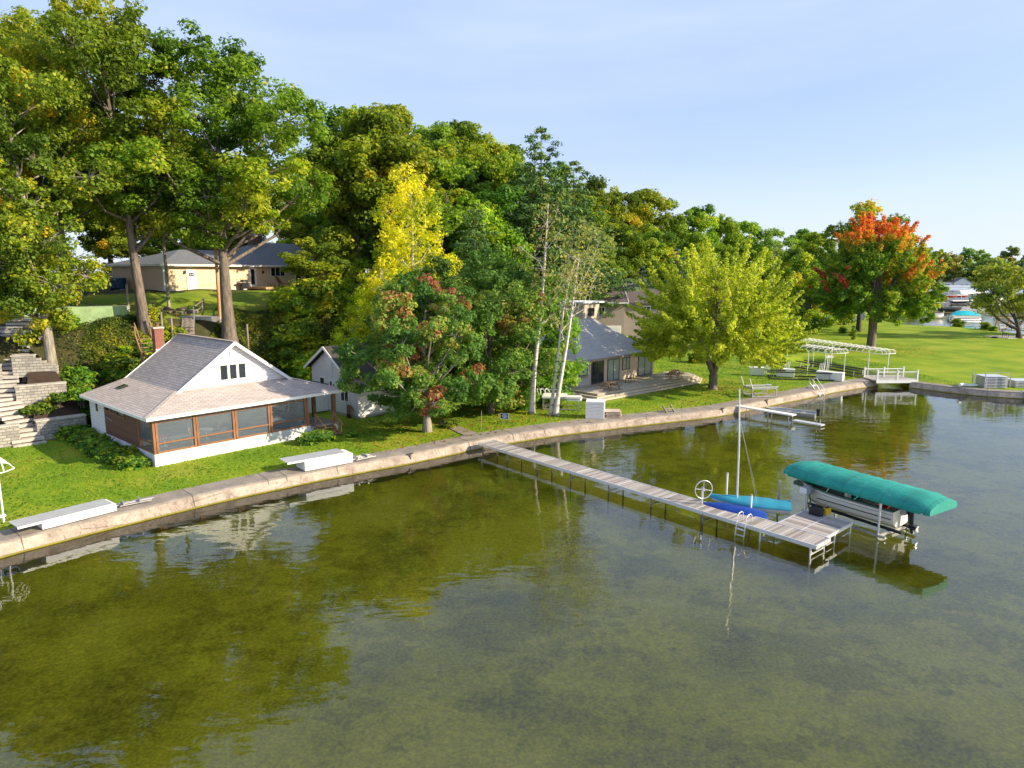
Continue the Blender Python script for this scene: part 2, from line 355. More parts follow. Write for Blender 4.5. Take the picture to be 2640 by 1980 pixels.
def gridmesh(name, X, Y, Z):
    ny, nx = X.shape; me = bpy.data.meshes.new(name)
    vs = np.stack([X.ravel(), Y.ravel(), Z.ravel()], 1).astype('f4')
    i = (np.arange(ny-1)[:, None]*nx+np.arange(nx-1)[None, :]).ravel(); q = np.stack([i, i+1, i+nx+1, i+nx], 1).astype('i4')
    me.vertices.add(len(vs)); me.vertices.foreach_set('co', vs.ravel()); me.loops.add(q.size); me.loops.foreach_set('vertex_index', q.ravel())
    me.polygons.add(len(q)); me.polygons.foreach_set('loop_start', np.arange(len(q), dtype='i4')*4); me.polygons.foreach_set('use_smooth', np.ones(len(q), bool))
    me.update(calc_edges=True); return me
gm = gridmesh('ground', XX, YY, ZZ)
# hillside weight: 0 lawn, 1 forest floor / brush slope
dd = -.68*(XX+2.1)+.73*(YY-45.67); ss = .73*(XX+2.1)+.68*(YY-45.67)
ff = np.interp(ss, [-60, 3, 12, 30, 46, 60, 80, 110, 200, 400], [20.8, 20.8, 24, 27, 23, 30, 45, 52, 70, 120])
wgt = sst((dd-ff-1)/2.5)
yard = ((dd > 29) & (dd < 46) & (ss < 3))
wgt = np.where(yard & (dd < 41) & (YY > 59), .15, wgt); wgt = np.where((ss < -8) & (dd > ff+.4) & (YY < 59), 1, wgt)
at = gm.attributes.new('wild', 'FLOAT', 'POINT'); at.data.foreach_set('value', wgt.ravel().astype('f4'))
k = NT('ground'); pos = k.n('NewGeometry').outputs['Position']; z = k.n('SeparateXYZ', {0: pos}).outputs[2]
a1 = k.noise(pos, .22, 5, .6); a2 = k.noise(pos, 1.6, 4, .6); a3 = k.noise(pos, 16, 3, .7); a4 = k.noise(pos, .07, 3)
lawn = k.ramp(a1, [(.34, (.085, .19, .008)), (.46, (.16, .28, .010)), (.55, (.30, .36, .018)), (.64, (.42, .37, .05))])
lawn = k.mix(k.math('MULTIPLY', a2, .28), lawn, (.13, .25, .012)); lawn = k.mix(.5, lawn, k.ramp(a3, [(.3, (.04, .10, .006)), (.7, (.34, .44, .03))]))
wild = k.ramp(a2, [(.3, (.02, .035, .01)), (.5, (.05, .06, .018)), (.7, (.11, .09, .04))]); wild = k.mix(.4, wild, k.ramp(a3, [(.3, (.02, .02, .01)), (.7, (.12, .1, .05))]))
bed = k.ramp(k.noise(pos, .22, 7, .62), [(.36, (.22, .20, .012)), (.44, (.52, .46, .025)), (.54, (.80, .68, .05)), (.70, (.9, .78, .11))])
bed = k.mix(.35, bed, k.ramp(k.noise(pos, 3.0, 6, .7), [(.35, (.16, .13, .006)), (.65, (.8, .66, .05))]))
wa = k.n('Attribute', attribute_name='wild').outputs['Fac']
wd_ = k.noise(pos, .35, 6, .72); bed = k.mix(k.ramp(wd_, [(.52, (0, 0, 0)), (.56, (.42, .42, .42))]), bed, (.10, .095, .006)); spk = k.noise(pos, 9, 3, .6); bed = k.mix(.3, bed, k.ramp(spk, [(.4, (.15, .13, .01)), (.66, (.95, .8, .12))]))
c = k.mix(wa, lawn, wild); isb = k.math('LESS_THAN', z, .05); c = k.mix(isb, c, bed)
p = k.n('BsdfPrincipled', {'Base Color': c, 'Roughness': .9, 'Specular IOR Level': .15, 'Normal': k.bump(a3, .8, .08)})
gm.materials.append(k.out(p.outputs[0]))
ground = meshobj('ground', gm, kind='structure')

# water
k = NT('lake_water'); pos = k.n('NewGeometry').outputs['Position']
w1 = k.noise(k.map(pos, (.55, 1.0, 1), (0, 0, R(-20))), 1.1, 2, .5); w2 = k.noise(k.map(pos, (.35, 1, 1), (0, 0, R(-32))), 3.2, 3, .5); w3 = k.noise(pos, .06, 2)
amp = k.ramp(w3, [(.35, (.35, .35, .35)), (.65, (1, 1, 1))])
hgt = k.math('MULTIPLY', k.math('ADD', w1, k.math('MULTIPLY', w2, .30)), amp)
bm_ = k.bump(hgt, 1.0, .024)
gl = k.n('BsdfGlossy', {0: (.93, .96, 1), 'Roughness': .005, 'Normal': bm_}); tr = k.n('BsdfTransparent', {0: (1, 1, .78)})
fr = k.n('Fresnel', {'IOR': 1.58, 'Normal': bm_}); wm = k.out(k.n('MixShader', {0: fr.outputs[0], 1: tr.outputs[0], 2: gl.outputs[0]}).outputs[0])
wb = MB(); wb.add([(-600, -1400, 0), (2900, -1400, 0), (2900, 700, 0), (-600, 700, 0)], [(0, 1, 2, 3)]); wb.build('lake_water', wm, kind='structure')

# seawall: concrete cap with a sloping face
def dens(pts, st=.9):
    o = []
    for a, b in zip(pts, pts[1:]):
        n = max(1, int(math.dist(a, b)/st)); o += [(a[0]+(b[0]-a[0])*i/n, a[1]+(b[1]-a[1])*i/n) for i in range(n)]
    return o+[pts[-1]]
def smooth(pts, it=3):
    p = [tuple(q) for q in pts]
    for _ in range(it): p = [p[0]]+[tuple((p[i-1][j]+2*p[i][j]+p[i+1][j])/4 for j in (0, 1)) for i in range(1, len(p)-1)]+[p[-1]]
    return p
def offs(pts):
    o = []
    for i, q in enumerate(pts):
        a = pts[max(i-1, 0)]; b = pts[min(i+1, len(pts)-1)]; l = math.dist(a, b); o.append((-(b[1]-a[1])/l, (b[0]-a[0])/l))
    return o
def seawall(name, pts, label, width, face=.27, top=.58, cap='concrete', fm='wall_face'):
    pts = smooth(dens(pts), 6); nr = offs(pts); r = random.Random(3)
    jt = [r.uniform(-.03, .03) for _ in pts]
    root = thing(name, label, 'seawall', (pts[0][0], pts[0][1], 0))
    ox, oy = pts[0]
    def line(o, z, j=0): return [(p[0]-ox+n[0]*(o+j*jt[i]), p[1]-oy+n[1]*(o+j*jt[i]), z) for i, (p, n) in enumerate(zip(pts, nr))]
    def strip(rows):
        mb = MB(); n = len(pts); mb.add([v for rr in rows for v in rr], [(i*n+j, i*n+j+1, (i+1)*n+j+1, (i+1)*n+j) for i in range(len(rows)-1) for j in range(n-1)])
        for e in (0, n-1): mb.add([rr[e] for rr in rows], [tuple(range(len(rows)))])
        return mb
    strip([line(-.02, -1.5), line(0.02, .05, 1), line(face*.55, .33, 1), line(face, top-.02)]).build('wall_face', fm, root)
    al = MB(); nn_ = len(pts); al.add([v for rr in (line(-.035, -.2), line(-.012, .07, 1)) for v in rr], [(j, j+1, nn_+j+1, nn_+j) for j in range(nn_-1)]); al.build('algae_line', 'algae', root)
    jn = MB()
    jr = random.Random(8)
    for j in [q_ for q_ in range(3, nn_-1) if jr.random() < .16]:
        a_ = [line(o_, z_)[j] for o_, z_ in ((-.005, .0), (face*.55-.02, .34), (face-.03, top+.005), (face+.06, top+.036), (width-.1, top+.076), (width, top+.056))]
        for p_, q_ in zip(a_, a_[1:]): jn.bar(p_, q_, .018, .01)
    jn.build('expansion_joints', 'joint', root, kind='stuff')
    strip([line(face-.03, top-.06), line(face-.02, top), line(face+.06, top+.03), line(width-.1, top+.07), line(width, top+.05), line(width, -.3)]).build('wall_cap', cap, root)
    return root
seawall('seawall', [(-80, -58), (-26, 21.6)]+WE, 'long weathered concrete seawall along the left lawns with sloping face', 1.75)
seawall('seawall', WR[:3], 'dark concrete seawall in front of the wide right lawn', 1.1, .25)
seawall('seawall', [(48.9, 63.95), (56, 62.6), (66, 63), (85, 85), (96, 112)], 'pale newer seawall at the right edge under the stacked dock sections', .9, .08, .62, 'pale_concrete', 'pale_concrete')
# ================= screened porch cottage =================
def window(root, mb_frame, u0, u1, v, z0, z1, face='v', zb=0, fw=.07, mull=(), name='window', fm='white_paint', out=-1, gm_='window_glass'):
    """framed window on the plane v=const (face 'v', outward -v) or u=const (face 'u', outward -u)"""
    f = MB(zb); g = MB(zb)
    def bx(mb, a, b, lo, hi, d0, d1):
        if face == 'v': mb.box(a, b, min(v+out*d0, v+out*d1), max(v+out*d0, v+out*d1), lo, hi)
        else: mb.box(min(v+out*d0, v+out*d1), max(v+out*d0, v+out*d1), a, b, lo, hi)
    bx(f, u0, u0+fw, z0, z1, 0, .06); bx(f, u1-fw, u1, z0, z1, 0, .06); bx(f, u0+fw, u1-fw, z1-fw, z1, 0, .06); bx(f, u0+fw, u1-fw, z0, z0+fw, 0, .06)
    for t in mull: c = u0+(u1-u0)*t; bx(f, c-fw*.4, c+fw*.4, z0+fw, z1-fw, 0, .055)
    bx(g, u0+fw, u1-fw, z0+fw, z1-fw, .01, .025)
    fo = f.build(name, fm, root); g.build('pane', gm_, fo); return fo
ZB = .6
house = thing('porch_cottage', 'white cottage with taupe shingle roof and brown framed screened porch nearest the water', 'house', (-21.0, 38.9, ZB), R(48))
def P(mb, n, m, par=house, **k): return mb.build(n, m, par, **k)
b = MB(ZB); b.box(0, 10.35, 0, .2, .3, 1.38); b.box(0, .2, .2, 11, .3, 1.38); b.box(12.2, 12.6, .02, .3, .3, 1.18); b.box(10.35, 12.6, 2.9, 3.1, .3, 1.18); b.box(10.35, 10.6, .02, 2.9, .3, 1.18); P(b, 'foundation', 'white_block')
b = MB(ZB); b.box(.05, 10.3, .05, 10.95, 1.36, 1.42); P(b, 'porch_floor', 'grey_wood')
b = MB(ZB); b.box(10.35, 12.65, -.05, 3.1, 1.18, 1.27); P(b, 'side_porch_deck', 'dock_boards')
# body walls
b = MB(ZB); b.box(0.02, .18, 8.1, 11, 1.38, 3.75); b.box(.18, 10.25, 10.85, 11, 1.0, 3.6); b.box(10.1, 10.25, 2.7, 10.85, 1.0, 4.4)
P(b, 'wall', 'white_siding')
b = MB(ZB); b.box(0.2, 10.1, 2.72, 2.86, 1.42, 3.62); b.box(.2, 10.1, .2, 2.7, 3.6, 3.64); P(b, 'porch_interior', 'porch_interior')
b = MB(ZB); b.wall([(2.62, 2.7, 4.42), (10.28, 2.7, 4.42), (6.45, 2.7, 7.3)], (0, 1, 0), .14); b.wall([(2.62, 10.87, 4.3), (10.28, 10.87, 4.3), (6.45, 10.87, 7.3)], (0, 1, 0), .13)
gab = P(b, 'gable', 'white_siding')
for a, c in ((5.42, 6.0), (6.06, 6.62), (6.68, 7.25)): window(gab, None, a, c, 2.7, 4.83, 5.9, zb=ZB, fw=.05)
b = MB(ZB); b.box(6.2, 6.5, 2.64, 2.7, 6.4, 6.75)
for i in range(4): b.box(6.23, 6.47, 2.6, 2.64, 6.43+i*.08, 6.47+i*.08)
P(b, 'gable_vent', 'white_paint', gab)
b = MB(ZB); b.box(.0, .16, 2.3, 8.1, 1.38, 3.62); P(b, 'brown_panel', 'brown_panel')
for a, c, lo in ((6.75, 7.75, 2.95), (5.75, 6.7, 2.95), (4.35, 5.6, 2.9)): window(house, None, a, c, 0, lo, 3.5, 'u', ZB, .08, fm='brown_wood')
window(house, None, 9.1, 9.75, 0.02, 2.6, 3.3, 'u', ZB, .08)
b = MB(ZB); b.tube([(-.05, 7.6, 2.55), (-.05, 6.6, 2.45)], .03, 6); P(b, 'handrail', 'galvanised')
# screened bays
posts = [(0, .28), (2.36, 2.66), (4.82, 5.12), (7.24, 7.54), (9.95, 10.25)]
b = MB(ZB)
for i, (a, c) in enumerate(posts):
    m = (a+c)/2; b.box(a, m-.02, -.02, .16, 1.38, 3.62); b.box(m+.02, c, -.02, .16, 1.38, 3.62); b.box(m-.02, m+.02, .02, .16, 1.38, 3.62)
for (a, c), (d, e) in zip(posts, posts[1:]):
    for lo, hi in ((1.38, 1.5), (1.93, 2.02), (3.2, 3.27), (3.5, 3.62)): b.box(c, d, .0, .12, lo, hi)
b.box(0.0, .16, .16, .3, 1.38, 3.62); b.box(0, .16, 2.15, 2.3, 1.38, 3.62)
for lo, hi in ((1.38, 1.48), (1.95, 2.02), (3.28, 3.35), (3.5, 3.62)): b.box(.0, .12, .3, 2.15, lo, hi)
P(b, 'screen_frame', 'brown_wood')
P(MB(ZB).box(10.1, 10.24, 2.5, 2.7, 1.38, 3.62), 'corner_post', 'brown_wood')
for (a, c), (d, e) in zip(posts, posts[1:]):
    s = MB(ZB); s.box(c, d, .05, .06, 1.5, 3.5); P(s, 'screen', 'screen_mesh')
s = MB(ZB); s.box(.05, .06, .3, 2.15, 1.48, 3.5); P(s, 'screen', 'screen_mesh'); s = MB(ZB); s.box(10.15, 10.16, .16, 2.5, 1.48, 3.5); P(s, 'screen', 'screen_mesh')
for u, v in ((12.4, .08), (12.4, 2.7)):
    b = MB(ZB); b.box(u-.12, u+.12, v, v+.24, 1.27, 3.6); P(b, 'porch_post', 'brown_wood')
# roof
b = MB(ZB); EV = 3.68
b.slab([(2.6, 2.38, 4.52), (6.45, 2.38, 7.38), (6.45, 11.3, 7.38), (2.6, 11.3, 4.52)], .12)
b.slab([(6.45, 2.38, 7.38), (10.32, 2.38, 4.5), (10.32, 11.3, 4.5), (6.45, 11.3, 7.38)], .12)
b.slab([(-.4, -.4, EV), (2.58, 2.58, 4.505), (2.598, 11.3, 4.515), (-.4, 11.3, EV)], .1)
b.slab([(-.4, -.4, EV), (12.9, -.4, EV), (10.32, 2.7, 4.5), (2.58, 2.7, 4.505)], .1)
b.slab([(12.9, -.4, EV), (12.9, 3.4, EV), (10.32, 3.4, 4.5), (10.32, 2.7, 4.5)], .1)
roof = P(b, 'roof', 'shingle_taupe')
for p_, q_ in (((6.45, 2.36, 7.4), (6.45, 11.32, 7.4)), ((-.4, -.4, EV+.02), (2.58, 2.58, 4.53)), ((12.9, -.4, EV+.02), (10.32, 2.7, 4.52))): P(MB(ZB).bar(p_, q_, .28, .05), 'ridge_cap', 'shingle_taupe', roof)
b = MB(ZB); b.box(-.44, 12.94, -.46, -.40, EV-.2, EV-.02); b.box(-.46, -.4, -.4, 11.34, EV-.2, EV-.02); b.box(12.9, 12.96, -.4, 3.4, EV-.2, EV-.02)
b.bar((2.45, 2.36, 4.36), (6.45, 2.36, 7.3), .06, .2); b.bar((6.45, 2.355, 7.3), (10.45, 2.36, 4.36), .055, .2); b.bar((2.45, 11.3, 4.36), (6.45, 11.3, 7.3), .06, .2)
b.box(-.35, 12.85, -.38, -.0, EV-.14, EV-.1); P(b, 'fascia', 'white_paint', roof)
b = MB(ZB); b.slab([(1.2, 8.5, 4.2), (1.75, 8.5, 4.36), (1.75, 9.3, 4.36), (1.2, 9.3, 4.2)], .08); P(b, 'skylight', 'window_glass', roof)
b = MB(ZB); b.box(4.78, 5.38, 11.35, 11.9, 2.5, 7.85); ch = P(b, 'chimney', 'brick')
b = MB(ZB); b.box(4.7, 5.46, 11.27, 11.98, 7.85, 7.97); P(b, 'chimney_cap', 'pale_concrete', ch)
b = MB(ZB); b.box(4.76, 5.42, 11.3, 11.35, 5.4, 6.35); P(b, 'flashing', 'white_paint', ch)
b = MB(ZB); b.tube([(5.08, 11.6, 7.97), (5.08, 11.6, 8.2)], .15, 10); b.tube([(5.08, 11.6, 8.22), (5.08, 11.6, 8.28)], .26, 10); P(b, 'flue', 'rusty_steel', ch)
# porch steps
st = P(MB(ZB).box(10.75, 12.05, -.35, -.06, 1.02, 1.1).box(10.75, 12.05, -.7, -.38, .84, .92).box(10.75, 12.05, -1.05, -.73, .66, .74)
       .bar((10.78, -.1, 1.15), (10.78, -1.1, .62), .05, .25).bar((12.02, -.1, 1.15), (12.02, -1.1, .62), .05, .25), 'steps', 'cedar')
b = MB(ZB)
for u in (10.72, 12.1):
    b.bar((u, -.08, .7), (u, -.08, 2.15), .09); b.bar((u, -1.1, .6), (u, -1.1, 1.45), .08); b.bar((u, .0, 2.15), (u, -1.35, 1.35), .06, .1); b.bar((u, -.05, 1.65), (u, -1.1, .98), .04, .07)
P(b, 'stair_rail', 'cedar', st)
# furniture inside the porch
def hp(u, v, z=1.42): a = R(48); return (-21+u*math.cos(a)-v*math.sin(a), 38.9+u*math.sin(a)+v*math.cos(a), z)
def bistro_table(u, v, r_, h, label):
    t = thing('round_table', label, 'table', hp(u, v), 0, 'tables on the screened porch')
    MB().tube([(0, 0, h), (0, 0, h+.035)], r_, 20).build('tabletop', 'white_paint', t)
    MB().tube([(0, 0, .03), (0, 0, h)], .03, 8).bar((-.25, 0, .02), (.25, 0, .02), .04).bar((0, -.25, .02), (0, .25, .02), .04).build('leg', 'white_paint', t)
bistro_table(3.55, 1.05, .42, .72, 'round white bistro table behind the second porch screen'); bistro_table(1.05, 1.2, .2, .55, 'small white stand behind the first porch screen, above the red bench')
def porch_chair(u, v, rz, label, m='yellow_paint'):
    t = thing('porch_chair', label, 'chair', hp(u, v), R(48)+rz, 'chairs on the screened porch')
    MB().tube([(0, 0, .44), (0, 0, .48)], .21, 14).build('seat', 'cream_paint', t)
    for x, y in ((-.16, -.16), (.16, -.16), (-.16, .16), (.16, .16)): MB().bar((x*.6, y*.6, .45), (x, y, 0), .025).build('leg', m, t)
    q = MB(); q.tube([(-.2, .18, .46), (-.22, .24, .85), (-.12, .26, 1.0), (.12, .26, 1.0), (.22, .24, .85), (.2, .18, .46)], .018, 6)
    for x in (-.1, 0, .1): q.bar((x*.8, .19, .46), (x, .26, .99), .02)
    q.build('backrest', m, t)
porch_chair(4.3, 1.2, R(-80), 'yellow backed porch chair right of the bistro table'); porch_chair(2.85, 1.3, R(85), 'yellow backed porch chair left of the bistro table')
t = thing('red_bench', 'low red painted bench at the corner of the screened porch', 'bench', hp(.75, .65), R(48))
MB().box(-.4, .4, -.2, .2, .38, .43).build('seat', 'red_paint', t)
q = MB(); 
for i in range(6): q.bar((-.38+i*.15, .2, .42), (-.38+i*.15, .26, .8), .05, .02)
q.bar((-.42, .26, .8), (.42, .26, .8), .05); q.build('backrest', 'red_paint', t)
for x in (-.36, .36):
    for y in (-.16, .16): MB().bar((x, y, 0), (x, y, .38), .05).build('leg', 'red_paint', t)

# ================= small white cottage =================
ZB = .6; sh = thing('small_white_cottage', 'small white clapboard cottage with dark roof behind the front maple', 'house', (-12, 52.25, ZB), R(47))
PK = 6.0; PV = 3.95; EL, ER = 4.75, 3.3
def rz_(v): return ER+(PK-.12-ER)*(v)/PV if v < PV else EL+(PK-.12-EL)*(6.6-v)/(6.6-PV)
b = MB(ZB); b.wall([(0, 0, .8), (0, 0, 3.2), (0, PV, 5.85), (0, 6.6, 4.2), (0, 6.6, .8)], (1, 0, 0), .15); b.box(.15, 7.5, 0, .15, .8, 3.15); b.box(.15, 7.5, 6.45, 6.6, .8, 4.1)
b.wall([(7.35, .15, .8), (7.35, .15, 3.2), (7.35, PV, 5.8), (7.35, 6.45, 4.2), (7.35, 6.45, .8)], (1, 0, 0), .15); P(b, 'wall', 'white_siding', sh)
b = MB(ZB); b.box(.05, 7.45, .04, 6.55, .1, .8); P(b, 'foundation', 'pale_concrete', sh)
b = MB(ZB); b.slab([(-.45, -.45, 3.0), (7.9, -.45, 3.0), (7.9, PV, 6.05), (-.45, PV, 6.05)], .1); b.slab([(-.45, PV, 6.05), (7.9, PV, 6.05), (7.9, 7.0, 4.15), (-.45, 7.0, 4.15)], .1)
rf = P(b, 'roof', 'shingle_dark', sh)
b = MB(ZB); b.bar((-.48, -.5, 2.88), (-.48, PV, 5.96), .06, .2); b.bar((-.48, PV, 5.96), (-.48, 7.0, 4.05), .06, .2); b.box(-.45, 7.9, -.5, -.44, 2.8, 2.97); P(b, 'fascia', 'white_paint', rf)
window(sh, None, 1.2, 2.35, 0, 1.75, 3.25, 'u', ZB, .08, (.5,)); window(sh, None, 3.3, 3.9, 0, 2.3, 3.3, 'u', ZB, .08); window(sh, None, 4.6, 5.35, 0, 2.6, 3.45, 'u', ZB, .08)
b = MB(ZB); b.box(-.04, 0, 3.5, 4.2, 4.5, 5.1); b.box(-.07, -.04, 3.55, 4.15, 4.55, 5.05); P(b, 'attic_hatch', 'white_paint', sh)
b = MB(ZB); b.tube([(-.08, 3.42, 1.0), (-.08, 3.42, 5.4)], .04, 6); P(b, 'downpipe', 'white_paint', sh)
# lean-to with panelled door
b = MB(ZB); b.box(-1.6, -.02, 4.3, 6.4, .7, 2.55); lt = P(b, 'entry_lean_to', 'white_siding', sh)
b = MB(ZB); b.slab([(-1.8, 4.1, 2.6), (0, 4.1, 2.95), (0, 6.6, 2.95), (-1.8, 6.6, 2.6)], .08); P(b, 'entry_roof', 'shingle_dark', lt)
b = MB(ZB); b.box(-1.15, -.45, 4.24, 4.3, .75, 2.4)
for i in range(4): b.box(-1.05, -.55, 4.22, 4.24, .9+i*.37, 1.16+i*.37)
P(b, 'door', 'white_paint', lt)
t = thing('wheelbarrow', 'rusty wheelbarrow stood on end against the small white cottage', 'wheelbarrow', (-12.75, 52.55, .62), R(137))
MB().loft([[(-.3, 0, .3), (.3, 0, .3), (.26, .1, .3), (-.26, .1, .3)], [(-.33, -.1, .7), (.33, -.1, .7), (.28, .08, .7), (-.28, .08, .7)], [(-.28, 0, 1.05), (.28, 0, 1.05), (.24, .1, 1.05), (-.24, .1, 1.05)]]).build('tray', 'rusty_steel', t)
for x in (-.22, .22): MB().tube([(x, .1, .25), (x, .05, 1.0), (x*1.1, .1, 1.5)], .02, 6).build('handle', 'cedar', t)
MB().tube([(-.05, .08, .2), (.05, .08, .2)], .2, 14).build('wheel', 'black_plastic', t)

# ================= grey lake house with timber deck =================
ZB = .6; gh = thing('grey_lake_house', 'grey sided lake house with sweeping grey shingle roof above a timber deck', 'house', (6, 63.4, ZB), R(44))
b = MB(ZB); b.box(0, 12.6, 0, .2, 1.0, 3.7); b.box(0, .2, .2, 9, .5, 3.7); b.box(12.4, 12.6, .2, 9, .5, 3.7); b.box(.2, 12.4, 8.8, 9, .5, 3.7); P(b, 'wall', 'grey_siding', gh)
b = MB(ZB); b.box(2.0, 9.7, -.03, 0, 1.2, 3.6); P(b, 'sunlit_wall_panel', 'cream_paint', gh)  # cream panel colours in the sunlit stretch of the grey wall
def sweep(pts, n):       # concave roof profile
    return pts
rows = []
for i in range(9):
    t = i/8; h = 3.78+(7.2-3.78)*(t**1.45); inset = 6.6*t; v = -.6+5.1*t
    rows.append([(-.7+6.0*t, v, h), (13.1-3.6*t-1.8*t*t, v, h), (13.1-3.6*t-1.8*t*t, 9.6-4.3*t, h), (-.7+6.0*t, 9.6-4.3*t, h)])
b = MB(ZB); b.loft(rows); b.box(-.7, 13.1, -.6, 9.6, 3.68, 3.78); grf = P(b, 'roof', 'shingle_grey', gh); grf.data.polygons.foreach_set('use_smooth', [False]*len(grf.data.polygons))
b = MB(ZB); b.box(-.74, 13.14, -.66, -.6, 3.6, 3.8); b.box(-.76, -.7, -.6, 9.6, 3.6, 3.8); b.box(13.1, 13.16, -.6, 9.6, 3.6, 3.8); P(b, 'fascia', 'grey_wood', grf)
b = MB(ZB); b.box(6.3, 9.0, 4.6, 7.2, 6.3, 8.75); cr = P(b, 'cream_tower', 'cream_paint', gh)
b = MB(ZB); b.box(6.0, 9.6, 4.3, 7.5, 8.75, 8.9); P(b, 'tower_roof', 'white_paint', cr)
window(cr, None, 7.0, 8.2, 4.6, 7.3, 8.3, zb=ZB, fw=.07, fm='cream_paint')
for a, c, lo, hi, ml in ((.4, 1.65, 2.2, 3.5, (.5,)), (7.1, 8.35, 2.15, 3.45, (.5,))): window(gh, None, a, c, -.03 if a > 2 else 0, lo, hi, zb=ZB, fw=.08, mull=ml, fm='dark_steel', gm_='curtain_glass')
for a, c in ((2.2, 4.1), (4.7, 6.6), (9.8, 12.2)): window(gh, None, a, c, -.03 if a < 9.5 else 0, 1.25, 3.45, zb=ZB, fw=.08, mull=(.5,), name='sliding_door', fm='dark_steel', gm_='curtain_glass' if a != 2.2 else 'window_glass')
b = MB(ZB); b.box(.35, 1.7, -.14, -.02, 2.02, 2.16); P(b, 'window_box', 'grey_wood', gh)
b = MB(ZB)
for i, (e, zt) in enumerate(((0, 1.2), (.35, 1.02), (.7, .84))):
    b.prism([(-1.2-e*1.3, 1.6), (-1.2-e*1.3, -3.6-e), (13.2+e*.5, -4.4-e), (15.3+e, -3.5-e*.6), (16.2+e, -2.2), (16.0, 0), (12.7, 0), (12.7, -.05), (-.05, -.05), (-.05, 1.6)], zt-.16, zt)
P(b, 'deck', 'deck_boards', gh)
b = MB(ZB); b.prism([(-.8, 1.4), (-.8, -3.2), (13, -4.0), (15, -3.2), (15.6, 0), (12.7, 0), (12.7, -.1), (-.1, -.1), (-.1, 1.4)], .2, .68); P(b, 'deck_skirt', 'grey_wood', gh)
def picnic_table(loc, rz, label):
    t = thing('picnic_table', label, 'table', loc, rz, 'picnic tables on the deck')
    b = MB(); [b.box(-.9, .9, y, y+.135, .71, .75) for y in (-.36, -.215, -.07, .075, .22)]; b.build('tabletop', 'cedar', t)
    for y in (-.75, .5): MB().box(-.9, .9, y, y+.25, .42, .46).build('bench', 'cedar', t)
    for x in (-.65, .65): MB().bar((x, -.2, .7), (x, -.65, 0), .05, .1).bar((x, .2, .7), (x, .65, 0), .05, .1).bar((x, -.75, .4), (x, .75, .4), .05, .1).build('trestle', 'cedar', t)
picnic_table((9.1, 62.3, 1.2), R(44), 'brown picnic table at the near left end of the deck'); picnic_table((16.7, 69.4, 1.2), R(60), 'dark picnic table under the lime tree at the far end of the deck')
t = thing('side_table', 'small dark metal stand by the deck wall', 'table', (11.6, 66.4, 1.2), R(44))
MB().box(-.5, .5, -.2, .2, .42, .46).build('top', 'dark_steel', t)
for x in (-.45, .45): MB().bar((x, -.18, 0), (x, -.18, .42), .03).bar((x, .18, 0), (x, .18, .42), .03).build('leg', 'dark_steel', t)

# ================= brown house behind =================
ZB = 3.0; bh = thing('taupe_house', 'taupe two storey house with brown roof behind the grey lake house', 'house', (15.1, 92, ZB), 0)
b = MB(ZB); b.box(-9, 0, 0, 9, 2.6, 8.0); b.box(0, 6, 1.5, 9, 2.6, 8.0); P(b, 'wall', 'taupe_siding', bh)
b = MB(ZB); b.slab([(-9.5, -.5, 7.95), (.4, -.5, 7.95), (.4, 4.5, 10.1), (-9.5, 4.5, 10.1)], .15); b.slab([(-9.5, 4.5, 10.1), (.4, 4.5, 10.1), (.4, 9.5, 7.95), (-9.5, 9.5, 7.95)], .15)
b.slab([(0, 1.0, 7.85), (6.5, 1.0, 7.85), (6.5, 5.3, 9.6), (0, 5.3, 9.6)], .15); b.slab([(0, 5.3, 9.6), (6.5, 5.3, 9.6), (6.5, 9.5, 7.85), (0, 9.5, 7.85)], .15); r2 = P(b, 'roof', 'shingle_brown', bh)
b = MB(ZB); b.box(-9.5, .45, -.56, -.5, 7.75, 7.95); b.bar((.45, -.5, 7.9), (.45, 4.5, 10.05), .06, .2); P(b, 'fascia', 'white_paint', r2)
window(bh, None, -3.55, -2.6, 0, 6.3, 7.35, zb=ZB, fw=.12, mull=(.5,)); window(bh, None, 2.6, 3.8, 1.5, 6.3, 7.4, zb=ZB, fw=.12, mull=(.5,))
b = MB(ZB); b.box(-2.6, -.4, -.05, 0, 2.7, 4.8); [b.box(-2.5, -.5, -.08, -.05, 2.8+i*.5, 3.2+i*.5) for i in range(4)]; P(b, 'garage_door', 'white_paint', bh)
t = thing('tool_shed', 'dim pale gabled house up the slope behind the spruce trees', 'house', (17.5, 118, 6.5), R(15))
MB().box(-5, 5, 0, 6, 0, 3.4).build('wall', 'grey_siding', t); MB().slab([(-5.5, -.5, 3.4), (5.5, -.5, 3.4), (5.5, 3, 5.3), (-5.5, 3, 5.3)], .15).slab([(-5.5, 3, 5.3), (5.5, 3, 5.3), (5.5, 6.5, 3.4), (-5.5, 6.5, 3.4)], .15).build('roof', 'shingle_slate', t)
window(t, None, -2, -.5, 0, 1, 2.4, fw=.1); window(t, None, 1, 2.5, 0, 1, 2.4, fw=.1)

# ================= tan ranch house on the hill =================
ZB = 9.9; th = thing('tan_ranch_house', 'long tan ranch house with slate hip roof on top of the hill', 'house', (-36.0, 71.4, ZB), R(57))
b = MB(ZB); b.box(0, 10, 0, 10, 9.6, 12.6); b.box(10, 20.6, .0, 9, 9.6, 12.6); b.box(20.6, 25.8, -.6, 9, 9.6, 12.6); b.wall([(20.6, -.6, 12.6), (25.8, -.6, 12.6), (23.2, -.6, 13.7)], (0, 1, 0), .2); P(b, 'wall', 'tan_siding', th)
b = MB(ZB); b.box(-.03, 10.0, -.03, 0, 9.5, 10.08); b.box(-.03, 0, 0, 10, 9.5, 10.08); P(b, 'foundation', 'white_block', th)
b = MB(ZB); b.box(-.06, .1, -.06, .1, 10.08, 12.6); b.box(-.06, 0, 9.9, 10.02, 10.08, 12.6); P(b, 'corner_board', 'white_paint', th)
